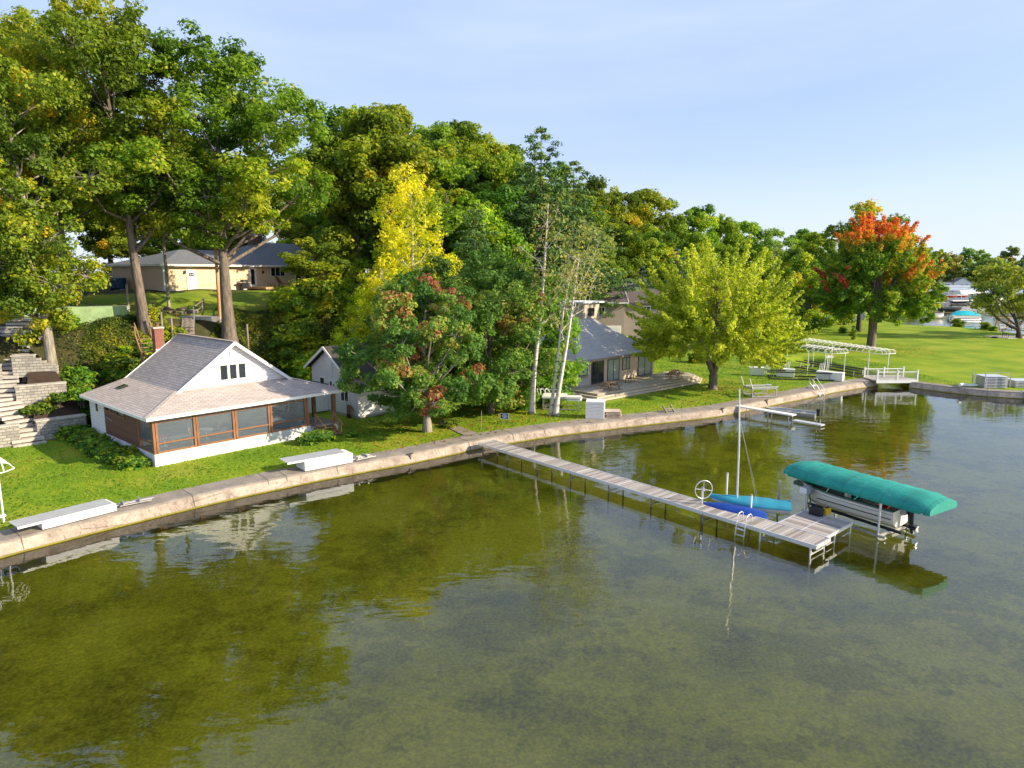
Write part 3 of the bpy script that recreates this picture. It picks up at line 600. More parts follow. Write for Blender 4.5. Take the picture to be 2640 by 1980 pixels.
def hip(mb, u0, u1, v0, v1, z0, zr):
    d = (v1-v0)/2; vm = (v0+v1)/2; a, c = (u0+d, vm, zr), (u1-d, vm, zr)
    mb.add([(u0, v0, z0), (u1, v0, z0), (u1, v1, z0), (u0, v1, z0), a, c], [(0, 1, 5, 4), (1, 2, 5), (2, 3, 4, 5), (3, 0, 4), (3, 2, 1, 0)])
b = MB(ZB); hip(b, -.6, 20.0, -.6, 10.6, 12.72, 14.45); hip(b, 9.5, 27, -.58, 11.2, 12.74, 15.6); b.slab([(20.1, -1.2, 12.72), (23.2, -1.2, 14.05), (23.2, 3, 14.05), (20.1, 3, 12.72)], .1); b.slab([(23.2, -1.2, 14.05), (26.3, -1.2, 12.72), (26.3, 3, 12.72), (23.2, 3, 14.05)], .1)
r3 = P(b, 'roof', 'shingle_slate', th)
b = MB(ZB); b.box(-.66, 20.2, -.66, -.6, 12.55, 12.75); b.box(-.66, -.6, -.6, 10.6, 12.55, 12.75); b.bar((20.1, -1.22, 12.66), (23.2, -1.22, 13.98), .06, .2); b.bar((23.2, -1.225, 13.98), (26.3, -1.22, 12.66), .06, .2); P(b, 'gutter', 'white_paint', r3)
b = MB(ZB); b.box(14.5, 15.9, 4.7, 5.6, 14, 16.4); c5 = P(b, 'chimney', 'old_brick', th); b = MB(ZB); b.box(14.4, 16.0, 4.6, 5.7, 16.4, 16.5); b.tube([(15.2, 5.1, 16.5), (15.2, 5.1, 16.8)], .14, 8); P(b, 'chimney_cap', 'pale_concrete', c5)
for u, v, z in ((9.6, 3.2, 14.15), (12.5, 2.3, 14.0), (17.5, 2.2, 14.0)):
    b = MB(ZB); b.tube([(u, v, z-.4), (u, v, z+.5)], .06, 8); P(b, 'vent_pipe', 'white_paint', r3)
b = MB(ZB); b.box(2.5, 3.6, -.08, 0, 9.95, 12.2); dr = P(b, 'door', 'white_paint', th)
for i in range(3):
    for j in range(2): b = MB(ZB); b.box(2.76+i*.2, 2.92+i*.2, -.1, -.08, 11.5+j*.2, 11.66+j*.2); P(b, 'pane', 'window_glass', dr)
b = MB(ZB); b.box(3.4, 3.45, -.12, -.08, 10.9, 11.05); P(b, 'handle', 'dark_steel', dr)
for u, z in ((2.3, 11.9), (12.1, 11.9)):
    b = MB(ZB); b.box(u-.08, u+.08, -.2, 0, z-.12, z+.15); b.bar((u, -.1, z+.15), (u, -.1, z+.2), .12); P(b, 'wall_lamp', 'dark_steel', th)
window(th, None, 10.2, 11.2, 0, 10.25, 12.5, zb=ZB, fw=.25, name='glass_door'); window(th, None, 13.2, 15.3, 0, 11.4, 12.5, zb=ZB, fw=.08, mull=(.33, .66)); window(th, None, 16.8, 17.8, 0, 10.3, 12.45, zb=ZB, fw=.14, name='glass_door'); window(th, None, 18.3, 19.9, 0, 10.4, 12.4, zb=ZB, fw=.1, mull=(.5,)); window(th, None, 21.6, 24.8, -.6, 10.5, 12.3, zb=ZB, fw=.1, mull=(.33, .66))
b = MB(ZB); b.box(10, 26, -3.2, -.02 if False else -.62, 10.0, 10.25); b.box(10, 20.5, -.62, -.02, 10.0, 10.25); P(b, 'deck', 'fresh_wood', th)
b = MB(ZB); [b.box(u, u+.15, -3.0, -2.85, 8.6, 10.0) for u in (10.5, 14, 18, 22, 25.5)]; P(b, 'deck_posts', 'fresh_wood', th)
def tp(u, v, z): a = R(57); return (-36+u*math.cos(a)-v*math.sin(a), 71.4+u*math.sin(a)+v*math.cos(a), z)
t = thing('gas_grill', 'black gas grill beside the tan house deck', 'grill', tp(9.1, -.6, 9.95), R(57))
MB().box(-.4, .4, -.25, .25, .1, .8).build('cabinet', 'black_plastic', t); MB().loft([[(-.35, -.25, .85), (.35, -.25, .85), (.35, .25, .85), (-.35, .25, .85)], [(-.35, -.1, 1.15), (.35, -.1, 1.15), (.35, .2, 1.15), (-.35, .2, 1.15)]]).build('lid', 'dark_steel', t)
MB().box(-.75, -.4, -.2, .2, .8, .84).box(.4, .75, -.2, .2, .8, .84).build('side_shelf', 'aluminium', t)
t = thing('lounge_chair', 'dark reclining lounge chair on the tan house deck', 'lounge chair', tp(13.6, -1.5, 10.25), R(60))
MB().box(-.2, 1.3, -.3, .3, .32, .37).build('seat', 'rusty_steel', t); MB().bar((-.2, 0, .35), (-.85, 0, 1.2), .55, .05).build('backrest', 'rusty_steel', t)
for x in (-.1, 1.2): MB().bar((x, -.27, 0), (x, -.27, .33), .05).bar((x, .27, 0), (x, .27, .33), .05).build('leg', 'rusty_steel', t)
t = thing('low_wooden_table', 'low wooden table beside the lounge chair on the hilltop deck', 'table', tp(12.3, -1.2, 10.25), R(57)); MB().box(-.35, .35, -.3, .3, .3, .35).build('top', 'fresh_wood', t)
for x in (-.3, .3): MB().bar((x, -.25, 0), (x, -.25, .3), .05).bar((x, .25, 0), (x, .25, .3), .05).build('leg', 'fresh_wood', t)

# ================= blue house and far shore house =================
t = thing('blue_house', 'dark blue house with white windows behind the turning maple', 'house', (76, 158, .8), R(10)); 
MB().box(-6, 6, 0, 8, 0, 7).build('wall', 'blue_siding', t); MB().slab([(-6.6, -.6, 6.9), (6.6, -.6, 6.9), (6.6, 4, 9.5), (-6.6, 4, 9.5)], .2).slab([(-6.6, 4, 9.5), (6.6, 4, 9.5), (6.6, 8.6, 6.9), (-6.6, 8.6, 6.9)], .2).build('roof', 'shingle_slate', t)
for a, z in ((-4.6, 1.2), (-4.6, 4.6), (-1.5, 1.2), (-1.5, 4.6), (2.5, 4.6), (2.5, 1.2)): window(t, None, a, a+1.6, 0, z, z+1.6, fw=.16, mull=(.5,))
t = thing('far_white_house', 'white gabled house with dark roof on the far shore', 'house', (303, 464, .8), R(-20)); 
MB().box(-5, 5, 0, 9, 0, 4).wall([(-5, 0, 4), (5, 0, 4), (0, 0, 7.2)], (0, 1, 0), .3).build('wall', 'white_paint', t)
MB().slab([(-5.6, -.6, 3.8), (0, -.6, 7.4), (0, 10, 7.4), (-5.6, 10, 3.8)], .2).slab([(0, -.6, 7.4), (5.6, -.6, 3.8), (5.6, 10, 3.8), (0, 10, 7.4)], .2).box(-13, -5.6, 1, 8, 4, 4.2).build('roof', 'shingle_slate', t)
MB().box(-12.8, -5, 1.2, 7.8, 0, 4).build('wing', 'white_paint', t); MB().box(-1, .8, -.15, 0, 0, 2.5).build('door', 'dark_steel', t); window(t, None, 1.6, 3.6, 0, 1, 2.8, fw=.15, mull=(.5,)); window(t, None, -10, -7, 1.2, 1, 2.8, fw=.15, mull=(.5,))
# ================= trees =================
def quads_mesh(name, Cc, X, Y, tint, material):
    """diamond leaves: centre Cc, half axes X and Y (n,3)"""
    n = len(Cc); V = np.empty((n, 4, 3), 'f4'); V[:, 0] = Cc-X; V[:, 1] = Cc+Y; V[:, 2] = Cc+X; V[:, 3] = Cc-Y
    me = bpy.data.meshes.new(name); me.vertices.add(n*4); me.vertices.foreach_set('co', V.ravel()); me.loops.add(n*4); me.loops.foreach_set('vertex_index', np.arange(n*4, dtype='i4'))
    me.polygons.add(n); me.polygons.foreach_set('loop_start', np.arange(n, dtype='i4')*4); me.update(calc_edges=True)
    a = me.attributes.new('tint', 'FLOAT', 'FACE'); a.data.foreach_set('value', np.clip(tint, 0, 1).astype('f4')); me.materials.append(material); return me
def unit(v): return v/(np.linalg.norm(v, axis=1, keepdims=True)+1e-9)
def leaf_cloud(rg, cen, rad, per, size, flat=.75, stretch=1, shell=.55, tintc=None, tspread=.16, out_c=None, droop=0):
    """cen (m,3) clump centres, rad (m,), per leaves each -> arrays"""
    m = len(cen); idx = np.repeat(np.arange(m), per); n = len(idx)
    d = unit(rg.normal(size=(n, 3))); rr = rad[idx]*(shell+(1-shell)*rg.random(n))*(.85+.3*rg.random(n))
    p = d*rr[:, None]; p[:, 2] *= flat*stretch
    p[:, 2] += np.abs(p[:, 2])*.0 - droop*rr*rg.random(n)
    C_ = cen[idx]+p
    nrm = unit(d*.9+np.array([0, 0, .55])+rg.normal(size=(n, 3))*.55)
    t = unit(np.cross(nrm, rg.normal(size=(n, 3)))); b = np.cross(nrm, t)
    s = size*(.5+1.0*rg.random(n)**1.3)[:, None]
    ti = (tintc[idx] if tintc is not None else .45)+rg.normal(size=n)*tspread
    return C_, t*s*.5, b*s*.36, ti
def envelope_fn(prof):
    zs = [p[0] for p in prof]; rs = [p[1] for p in prof]; return lambda z: np.interp(z, zs, rs)
def make_tree(name, seed, H, prof, trunk_r, material, bark, nb=14, nc=9, per=70, leaf=.34, clump=1.0, bough=.30, lean=(0, 0), crook=.3, flat=.75, stretch=1, limb0=.25, tint_fn=None, fork=None, trunk_top=.8, br_r=1.0, tspread=.16, ctint=.2, tiers=None):
    """prof: list of (height fraction, radius m). Returns dict(trunk mesh, crown mesh, spec)."""
    rg = np.random.default_rng(seed); env = envelope_fn(prof); rmax = max(p[1] for p in prof); z0 = prof[0][0]*H
    def axis_at(z):
        t = z/H; return np.array([lean[0]*t**1.3+crook*math.sin(t*5+seed)*t, lean[1]*t**1.3+crook*math.cos(t*4+seed)*t, z])
    # boughs
    bc = []; tries = 0
    while len(bc) < nb and tries < 6000:
        tries += 1; z = z0+(H-z0)*rg.random(); rz = env(z/H)
        if rg.random() > (rz/rmax)**1.2+.05: continue
        br = bough*rmax*(.7+.6*rg.random()); br = min(br, max(rz*.75, .5))
        th = rg.random()*2*math.pi; r = max(rz-br*.75, 0)*(rg.random()**.45)
        c_ = axis_at(z)+np.array([r*math.cos(th), r*math.sin(th), 0])
        if c_[2]+br > H: c_[2] = H-br*.9
        if all(np.linalg.norm(c_-q[0]) > (br+q[1])*.5*min(1, .5+2000/(tries+2000)) for q in bc): bc.append((c_, br))
    cen = []; rad = []; tn = []; own = []
    for i, (c_, br) in enumerate(bc):
        bt = rg.normal()*ctint
        k_ = max(4, int(nc*(br/(bough*rmax))**2))
        d = unit(rg.normal(size=(k_, 3))); d[:, 2] = d[:, 2]*.9+.15
        for q in d:
            cen.append(c_+q*br*(.6+.4*rg.random())*np.array([1, 1, .8*stretch])); rad.append(clump*(.65+.7*rg.random())); own.append(i); tn.append(bt+rg.normal()*ctint*.5)
    cen = np.array(cen); rad = np.array(rad); tn = np.array(tn); own = np.array(own)
    base = np.full(len(cen), .42)+tn
    if tint_fn is not None: base = np.array([tint_fn(c_[0], c_[1], c_[2]/H, v, rg) for c_, v in zip(cen, tn)])
    C_, X_, Y_, ti = leaf_cloud(rg, cen, rad, per, leaf, flat, stretch, tintc=base, tspread=tspread)
    keep = C_[:, 2] > min(.8, H*.03); crown = quads_mesh(name+'_crown', C_[keep], X_[keep], Y_[keep], ti[keep], material)
    # wood
    mb = MB(); N = 9; top = trunk_top*H
    pts = [axis_at(top*i/N) for i in range(N+1)]; rr = [trunk_r*(1-(i/N)**.8*.82) for i in range(N+1)]; rr[0] *= 1.35; pts[0][2] = -.5
    pts.insert(1, axis_at(.5)); rr.insert(1, trunk_r*1.06)
    mb.tube(pts, rr, 9)
    for i, (c_, br) in enumerate(bc):
        d = math.hypot(c_[0], c_[1]); zs = max(limb0*H, c_[2]-d*.75-1.0*rg.random()); zs = min(zs, top*.97); zs = max(zs, H*.1); s_ = axis_at(zs)
        r0 = trunk_r*(1-(zs/top)**.8*.82)*.55*br_r
        mid = s_*.45+c_*.55+np.array([0, 0, -.12*d])+rg.normal(size=3)*.25
        mb.tube([s_, s_*.75+mid*.25+rg.normal(size=3)*.1, mid, c_], [r0, r0*.8, r0*.6, r0*.28], 6)
        for c2_ in cen[own == i]:
            m2 = (c_+c2_)/2+rg.normal(size=3)*.15; mb.tube([c_, m2, c2_], [r0*.26, r0*.17, r0*.06], 4, False)
    me = mb.build(name+'_trunk', bark); mesh = me.data; bpy.data.objects.remove(me)
    return dict(trunk=mesh, crown=crown, H=H)
def plume_tree(name, seed, H, zc, rx, up, dn, trunk_r, material, bark, npl=80, leaf=.22, per=34, tipr=.3, rootr=1.15, tint_fn=None, fork=1.6, nlimb=5, curl=.35, tspread=.12, start=.3):
    # crown built of tapering plumes that run outwards and upwards from the limbs
    rg = np.random.default_rng(seed); mb = MB(); cen = []; rad = []; tn = []
    hub = np.array([0, 0, fork]); limbs = []
    mb.tube([(0, 0, -.4), (0, 0, .2), (.02, 0, fork*.6), hub], [trunk_r*1.7, trunk_r*1.15, trunk_r, trunk_r*1.05], 10)
    for i in range(nlimb):
        a = 2*math.pi*i/nlimb+rg.normal()*.3; e = rx*(.28+.12*rg.random()) if i else .3; tip = np.array([e*math.cos(a), e*math.sin(a), zc+up*(.15+.25*rg.random())])
        mid = hub*.5+tip*.5+np.array([math.cos(a), math.sin(a), -.3])*.5; mb.tube([hub, mid*.6+hub*.4, mid, tip], [trunk_r*.7, trunk_r*.52, trunk_r*.42, trunk_r*.2], 8); limbs.append([hub, mid, tip])
    mb.tube([hub, (0.1, 0, zc), (0, .1, H*.8)], [trunk_r*.7, trunk_r*.45, trunk_r*.1], 8); limbs.append([hub, np.array([.1, 0, zc]), np.array([0, .1, H*.8])])
    for k_ in range(npl):
        f = (k_+.5)/npl; sz = -.72+1.7*f; sz = min(.98, sz); a = k_*2.39996+rg.normal()*.25; cr = math.sqrt(max(0, 1-max(sz, -.95)**2))
        d = np.array([cr*math.cos(a)*rx, cr*math.sin(a)*rx, sz*(up if sz > 0 else dn)])*(.82+.26*rg.random())
        tip = np.array([0, 0, zc])+d; tip[2] = min(tip[2], H*1.02)
        L_ = limbs[rg.integers(len(limbs))]; best = min(limbs, key=lambda q: np.linalg.norm(q[2]-tip)); root = best[1]*(1-.6*rg.random())+best[2]*0; root = best[1]+(best[2]-best[1])*rg.random()*.9
        ctl = root*.35+tip*.65+np.array([0, 0, -curl*np.linalg.norm(tip-root)*.35]); ln = np.linalg.norm(tip-root); m_n = max(5, int(ln/.42)); pv = []
        bt = rg.normal()*.12
        for j in range(m_n+1):
            t = j/m_n; p = root*(1-t)**2+2*ctl*t*(1-t)+tip*t*t; pv.append(p)
            if t >= start:
                rr_ = tipr+(rootr-tipr)*(1-t)**.8; n_ = 1+int(rr_ > .7)
                for q in range(n_):
                    cen.append(p+rg.normal(size=3)*rr_*.5*(n_ > 1)); rad.append(rr_*(.55+.35*rg.random())); tn.append(bt+rg.normal()*.08)
        mb.tube(pv[::max(1, m_n//4)], trunk_r*.09, 4, False)
    cen = np.array(cen); rad = np.array(rad); tn = np.array(tn); base = .45+tn
    if tint_fn is not None: base = np.array([tint_fn(c_[0], c_[1], c_[2]/H, v, rg) for c_, v in zip(cen, tn)])
    C_, X_, Y_, ti = leaf_cloud(rg, cen, rad, per, leaf, .8, 1, tintc=base, tspread=tspread, shell=.25)
    keep = C_[:, 2] > 1.0; crown = quads_mesh(name+'_crown', C_[keep], X_[keep], Y_[keep], ti[keep], material)
    o = mb.build(name+'_trunk', bark); me = o.data; bpy.data.objects.remove(o); return dict(trunk=me, crown=crown, H=H)
def conifer(name, seed, H, r, material, bark, trunk_r=.22, layers=26, per=14, leaf=.5, base=.12, clump=.5, ragged=.25):
    rg = np.random.default_rng(seed); cen = []; rad = []; tn = []; mb = MB()
    mb.tube([(0, 0, -.4), (0, 0, H*.5), (0, 0, H*.98)], [trunk_r, trunk_r*.6, .03], 7)
    for i in range(layers):
        t = i/(layers-1); z = H*(base+(1-base)*t); R_ = r*(1-t)**.62*(1+ragged*rg.normal())+.15; nn = max(3, int(9*(1-t)+3)); ph = rg.random()*6
        for j in range(nn):
            a = ph+2*math.pi*j/nn+rg.normal()*.15; rr_ = R_*(.8+.35*rg.random()); tip = np.array([rr_*math.cos(a), rr_*math.sin(a), z-rr_*.12])
            mb.tube([(0, 0, z), tip], [trunk_r*.18*(1-t)+.02, .01], 4, False)
            for q in range(max(1, int(rr_/clump*.8))):
                f = (q+1)/max(1, int(rr_/clump*.8)); cen.append(np.array([0, 0, z])*(1-f)+tip*f+rg.normal(size=3)*.1); rad.append(clump*(.6+.4*(1-f)+.3*rg.random())); tn.append(.4+rg.normal()*.2+f*.1)
    C_, X_, Y_, ti = leaf_cloud(rg, np.array(cen), np.array(rad), per, leaf, .38, tintc=np.array(tn), shell=.2)
    Y_ *= .45; crown = quads_mesh(name+'_crown', C_, X_, Y_, ti, material)
    o = mb.build(name+'_trunk', bark); me = o.data; bpy.data.objects.remove(o); return dict(trunk=me, crown=crown, H=H)
def put(proto, name, label, x, y, H=None, rz=0, cat='tree', group=None, z=None, sx=1, extra=0):
    s = (H/proto['H']) if H else 1
    t = thing(name, label, cat, (x, y, (gz(x, y) if z is None else z)-.03), rz, group); t.scale = (s*sx, s*sx, s)
    meshobj('trunk', proto['trunk'], t); meshobj('crown', proto['crown'], t); return t

OAKP = [(.38, 2.5), (.44, 6.8), (.5, 9.3), (.68, 9.4), (.82, 7.6), (.93, 4.6), (1, 1.5)]
oakA = make_tree('oak_a', 11, 25, OAKP, .55, L_OAK, 'bark', nb=40, nc=16, per=150, leaf=.27, clump=.9, bough=.25, flat=.72)
oakB = make_tree('oak_b', 12, 26, [(.3, 3), (.42, 6.4), (.55, 7.2), (.75, 7.4), (.88, 5.8), (1, 1.6)], .5, L_OAK, 'bark', nb=34, nc=15, per=150, leaf=.27, clump=.9, bough=.27, flat=.72)
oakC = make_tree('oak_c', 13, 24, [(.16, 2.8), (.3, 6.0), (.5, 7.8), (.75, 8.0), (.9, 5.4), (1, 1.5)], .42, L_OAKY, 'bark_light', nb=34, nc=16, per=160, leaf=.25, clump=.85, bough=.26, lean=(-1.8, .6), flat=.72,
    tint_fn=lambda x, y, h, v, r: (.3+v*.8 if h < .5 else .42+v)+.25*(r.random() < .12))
FP = [[(.2, 3), (.4, 5.6), (.65, 6.2), (.85, 4.6), (1, 1)], [(.25, 2.5), (.5, 5), (.75, 5.4), (.9, 4), (1, 1.2)], [(.12, 3), (.35, 5.8), (.6, 6.2), (.82, 4.4), (1, .8)], [(.3, 3), (.55, 6.6), (.8, 6), (.93, 3.6), (1, 1)]]
forest = [make_tree('forest_%d' % i, 30+i, 22, FP[i], .32, L_FOREST, 'bark_dark', nb=26, nc=13, per=105, leaf=.38, clump=.95, bough=.31) for i in range(4)]
forest.append(make_tree('forest_low', 39, 14, [(.05, 3), (.3, 5), (.6, 5), (.85, 3.4), (1, .8)], .22, L_FOREST, 'bark_dark', nb=18, nc=11, per=90, leaf=.36, clump=.85, bough=.33))
lime = plume_tree('lime_maple', 51, 14.3, 6.0, 8.5, 8.5, 5.0, .40, L_LIME, 'bark', npl=165, leaf=.23, per=40, tipr=.32, rootr=1.15, fork=1.5, curl=.5)
def redtint(x, y, h, v, r):
    f = h+.035*math.sin(x*1.3)+.03*math.sin(y*1.7+x)
    if f > .86: return .84+v*.35
    if f > .74: return .60+(f-.74)*1.9+v*.6
    if (.42 < h < .60 and x < -6.2 and r.random() < .6) : return .97
    if (.5 < h < .62 and x > 6.6): return .84+v*.5
    return .28+v*.8+.22*(x > 1)*max(0, min(1, (h-.3)*4))
redmap = plume_tree('turning_maple', 52, 20, 8.6, 8.4, 11.2, 6.2, .55, L_MAPRED, 'bark', npl=150, leaf=.30, per=40, tipr=.5, rootr=1.25, fork=4.5, tint_fn=redtint, tspread=.09)
def dktint(x, y, h, v, r):
    f = math.sin(x*1.1+1.5*math.sin(h*7))*math.cos(y*.6+h*6)
    return (.9+v*.4 if (f > .62 and y < 1.5) else .36+v)
frontmap = make_tree('front_maple', 53, 11.3, [(.13, 2.6), (.19, 4.8), (.35, 6.0), (.6, 5.4), (.82, 3.8), (1, .9)], .32, L_MAPDK, 'bark_light', nb=50, nc=13, per=120, leaf=.2, clump=.52, bough=.21, tint_fn=dktint, tspread=.1)
midmap = make_tree('mid_maple', 54, 12.5, [(.1, 2.8), (.18, 4.8), (.4, 5.6), (.65, 4.8), (.85, 3.2), (1, .8)], .25, L_MAPDK, 'bark', nb=42, nc=12, per=110, leaf=.22, clump=.58, bough=.24, tint_fn=lambda x, y, h, v, r: .4+v*.7, tspread=.1)
birchy = make_tree('yellow_birch', 55, 18, [(.1, 5.4), (.25, 6.4), (.45, 5.4), (.62, 4.1), (.8, 3.0), (.92, 2.0), (1, .7)], .22, L_BIRCHY, 'birch_bark', nb=70, nc=9, per=70, leaf=.21, clump=.62, bough=.22, stretch=1.3, tint_fn=lambda x, y, h, v, r: .22+v+.62*h, trunk_top=.92, br_r=.7)
sparse = dict(nb=13, nc=7, per=10, leaf=.2, clump=.55, bough=.42, stretch=1.2, trunk_top=.93, br_r=.75)
bir1 = make_tree('birch_one', 56, 17.8, [(.42, 1.8), (.6, 3.0), (.8, 2.9), (.93, 2.0), (1, .8)], .25, L_BIRCH, 'birch_bark', lean=(1.5, 0), crook=.25, limb0=.4, **sparse)
bir2 = make_tree('birch_two', 57, 15.6, [(.55, 1.6), (.68, 3.2), (.85, 3.4), (.95, 2.4), (1, .8)], .22, L_BIRCH, 'birch_bark', lean=(2.6, .4), crook=.35, limb0=.5, nb=18, nc=8, per=13, leaf=.22, clump=.6, bough=.4, trunk_top=.8, br_r=.8)
bir3 = make_tree('birch_three', 58, 13, [(.5, .8), (.7, 1.6), (.9, 1.3), (1, .5)], .16, L_BIRCH, 'birch_bark', lean=(2.0, .3), crook=.3, limb0=.45, nb=7, nc=5, per=8, leaf=.2, clump=.5, bough=.4, trunk_top=.95)
young = make_tree('young_maple', 59, 11, [(.03, 1.4), (.3, 2.6), (.55, 2.6), (.8, 2.2), (1, .5)], .12, L_YOUNG, 'bark', nb=26, nc=9, per=60, leaf=.24, clump=.6, bough=.33)
willow = make_tree('willow', 60, 13, [(.28, 4), (.45, 6.4), (.65, 6.6), (.85, 4.6), (1, 1.2)], .42, L_WILLOW, 'bark_dark', nb=22, nc=8, per=46, leaf=.42, clump=1.0, bough=.24, lean=(-4.5, 0), crook=.8, limb0=.12, trunk_top=.6, br_r=1.3)
tallg = make_tree('tall_maple', 61, 25, [(.1, 6), (.3, 9), (.55, 9.5), (.8, 7.5), (.93, 4.5), (1, 1.2)], .5, L_FOREST, 'bark_dark', nb=36, nc=11, per=55, leaf=.5, clump=1.0, bough=.24)
dead = make_tree('bare_tree', 62, 20, [(.5, 2), (.7, 4), (.9, 4), (1, 2)], .25, L_OAKY, 'bark_light', nb=14, nc=9, per=2, leaf=.3, bough=.42, br_r=.8)
pineP = conifer('white_pine', 70, 27, 6.0, L_PINE, 'bark_dark', .35, 34, 60, .5, .26, 1.15, .28)
spruceP = conifer('spruce', 71, 13, 3.0, L_SPRUCE, 'bark_dark', .2, 24, 20, .42, .05, .5, .12)
FARP = [[(.1, 4), (.4, 7), (.7, 6.5), (.9, 4), (1, 1.5)], [(.1, 3.5), (.5, 6), (.8, 5), (1, 1)], [(.05, 4), (.35, 6.5), (.6, 7), (.85, 5), (1, 2)]]
farp = [make_tree('far_%d' % i, 80+i, 21, FARP[i], .35, L_FAR, 'bark_dark', nb=14, nc=8, per=26, leaf=1.25, clump=1.35, bough=.34) for i in range(3)]

# individual trees
put(oakA, 'oak_tree', 'tallest broad oak with pale trunk between the stairs and the tan house', -24.9, 60.0, 25.0, 1.0, sx=1.12)
put(oakB, 'oak_tree', 'tall oak with a leaning dark trunk left of the tan house steps', -30.6, 57.0, 25.2, .6).rotation_euler = (0, R(-4), .6)
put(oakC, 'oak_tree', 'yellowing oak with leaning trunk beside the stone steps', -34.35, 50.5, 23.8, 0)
put(oakB, 'oak_tree', 'oak at the left edge behind the yellowing oak', -41.5, 58.5, 25, 2.2)
put(oakA, 'oak_tree', 'broad oak behind the leaning oak, left of the tan house', -44.0, 68, 24.5, 3.4)
put(birchy, 'yellow_birch_tree', 'bright yellow birch on the slope behind the small white cottage', -9.0, 62.0, 18.0, .5, z=3)
put(birchy, 'yellow_birch_tree', 'shorter yellow green birch at the left foot of the bright yellow birch', -12.6, 61.8, 10.5, 2.5, sx=1.25)
put(frontmap, 'maple_tree', 'front maple with maroon tinged leaves closest to the seawall', -6.1, 47.9, 11.4, .2)
put(midmap, 'maple_tree', 'green maple right behind the front maple by the blue sign', -1.7, 54.4, 13.2, 1.0)
put(midmap, 'maple_tree', 'green maple behind the front maple, beside the small white cottage', -5.4, 58.0, 12.6, 2.6)
put(bir1, 'birch_tree', 'tall nearly bare white birch, left one of the three lawn birches', 1.6, 54.4, 17.8, 0)
put(bir2, 'birch_tree', 'white birch leaning right with forked leafy top by the raised lift', 3.5, 53.5, 15.8, 0)
put(bir3, 'birch_tree', 'thin white birch stem twinned with the leaning birch', 3.1, 53.8, 13, 0)
put(young, 'maple_tree', 'slender bright green tree just behind the birch stems', 3.6, 59.0, 12, 0)
put(young, 'maple_tree', 'slender bright green tree left of the birches and grey house', .4, 60.5, 9.5, 2.0)
put(young, 'maple_tree', 'low bushy tree hugging the left birch trunk', .9, 56.0, 4.6, 1.0, sx=1.6)
put(lime, 'lime_green_maple_tree', 'bright lime green maple with plume shaped branches beside the deck', 19.65, 65.9, 14.4, 0)
put(redmap, 'maple_tree', 'large maple with a red crown top standing on the right lawn', 53.6, 101.5, 20.6, 0)
put(tallg, 'maple_tree', 'taller green tree directly behind the red topped maple', 66.5, 131, 24.5, 0)
put(forest[4], 'maple_tree', 'dark bronze green tree at the back edge of the lawn', 52.5, 121.5, 15.5, 1.0)
put(young, 'sapling_tree', 'thin staked sapling on the right lawn', 57.85, 115.5, 2.6, 0)
put(willow, 'willow_tree', 'leaning olive willow at the right edge by the water', 87.4, 117.4, 13.5, 0)
put(willow, 'willow_tree', 'second willow past the right edge, its branches hanging in the frame', 97, 126, 13, 2.4)
put(pineP, 'pine_tree', 'tall dark white pine rising above the wood behind the birches', 3.6, 88, 28.5, 0)
put(pineP, 'pine_tree', 'second white pine right of the tall one', 8.0, 92, 25, 2.0)
put(pineP, 'pine_tree', 'shorter pine standing right behind the yellow birch', -3.8, 71, 18, 1.0)
put(spruceP, 'spruce_tree', 'dark spruce behind the taupe house roof', 19.5, 103, 12.0, 0)
put(spruceP, 'spruce_tree', 'pointed spruce above the lime green maple', 28, 118, 15, 1)
put(spruceP, 'spruce_tree', 'small spruce left of the lime green maple', 24, 100, 9.5, 2)
put(dead, 'bare_tree', 'bare branched tree on the skyline right of centre', 62, 165, 22.5, 0)
put(dead, 'bare_tree', 'pale nearly bare tree on the skyline above the far birch', 18.5, 143, 23, 1)
# the wood on the hill
W = [(-19, 88, 32), (-13.8, 84, 31.4), (-10.2, 92, 31.7), (-6.8, 100, 33.5), (-2.8, 104, 31), (0, 95, 27.7), (8, 125, 31.4), (15.5, 140, 30.2), (22, 150, 29.6), (28.9, 158, 30), (36.2, 165, 29.8), (45.4, 175, 28.7),
     (57, 190, 27.4), (68, 200, 26.2), (81.7, 215, 25.8), (96.6, 230, 26.2), (-12.5, 87, 27), (-17.6, 80, 30), (-7.8, 82, 25.5), (-3.6, 84, 22), (-10.5, 69, 16), (8.9, 104, 19.5), (14.2, 112, 18.5), (20.2, 124, 20.3),
     (27, 132, 20.2), (36.6, 142, 19.9), (45.2, 150, 18.5), (54.7, 160, 18), (60, 148, 17.5), (74.8, 170, 21.5), (72, 148, 21), (-30, 102, 22), (-25, 100, 24), (-38, 99, 24), (-46, 95, 25), (-52, 90, 25), (-58, 86, 26), (-52, 74, 24), (-60, 72, 24),
     (-20, 98, 28), (-14, 105, 27), (3, 108, 27), (12, 120, 26), (-34, 112, 26), (-45, 108, 27), (-58, 100, 27), (84, 190, 22), (43, 132, 13), (-66, 80, 26)]
WL = {0: 'broad green skyline tree just right of the tallest oak', 1: 'green skyline tree above and left of the yellow birch', 2: 'green skyline tree straight above the yellow birch', 3: 'domed green skyline tree between the yellow birch and the pine', 4: 'green skyline tree left of the tall white pine',
      6: 'green skyline tree just right of the tall white pine', 7: 'rounded skyline tree above the forked white birch', 8: 'rounded skyline tree left of the pale nearly bare tree', 10: 'dark rounded tree on the skyline above the lime green maple', 12: 'skyline tree just left of the bare branched tree', 14: 'distant skyline tree right of the bare branched tree', 15: 'lowest distant skyline tree left of the red topped maple'}
r = random.Random(5)
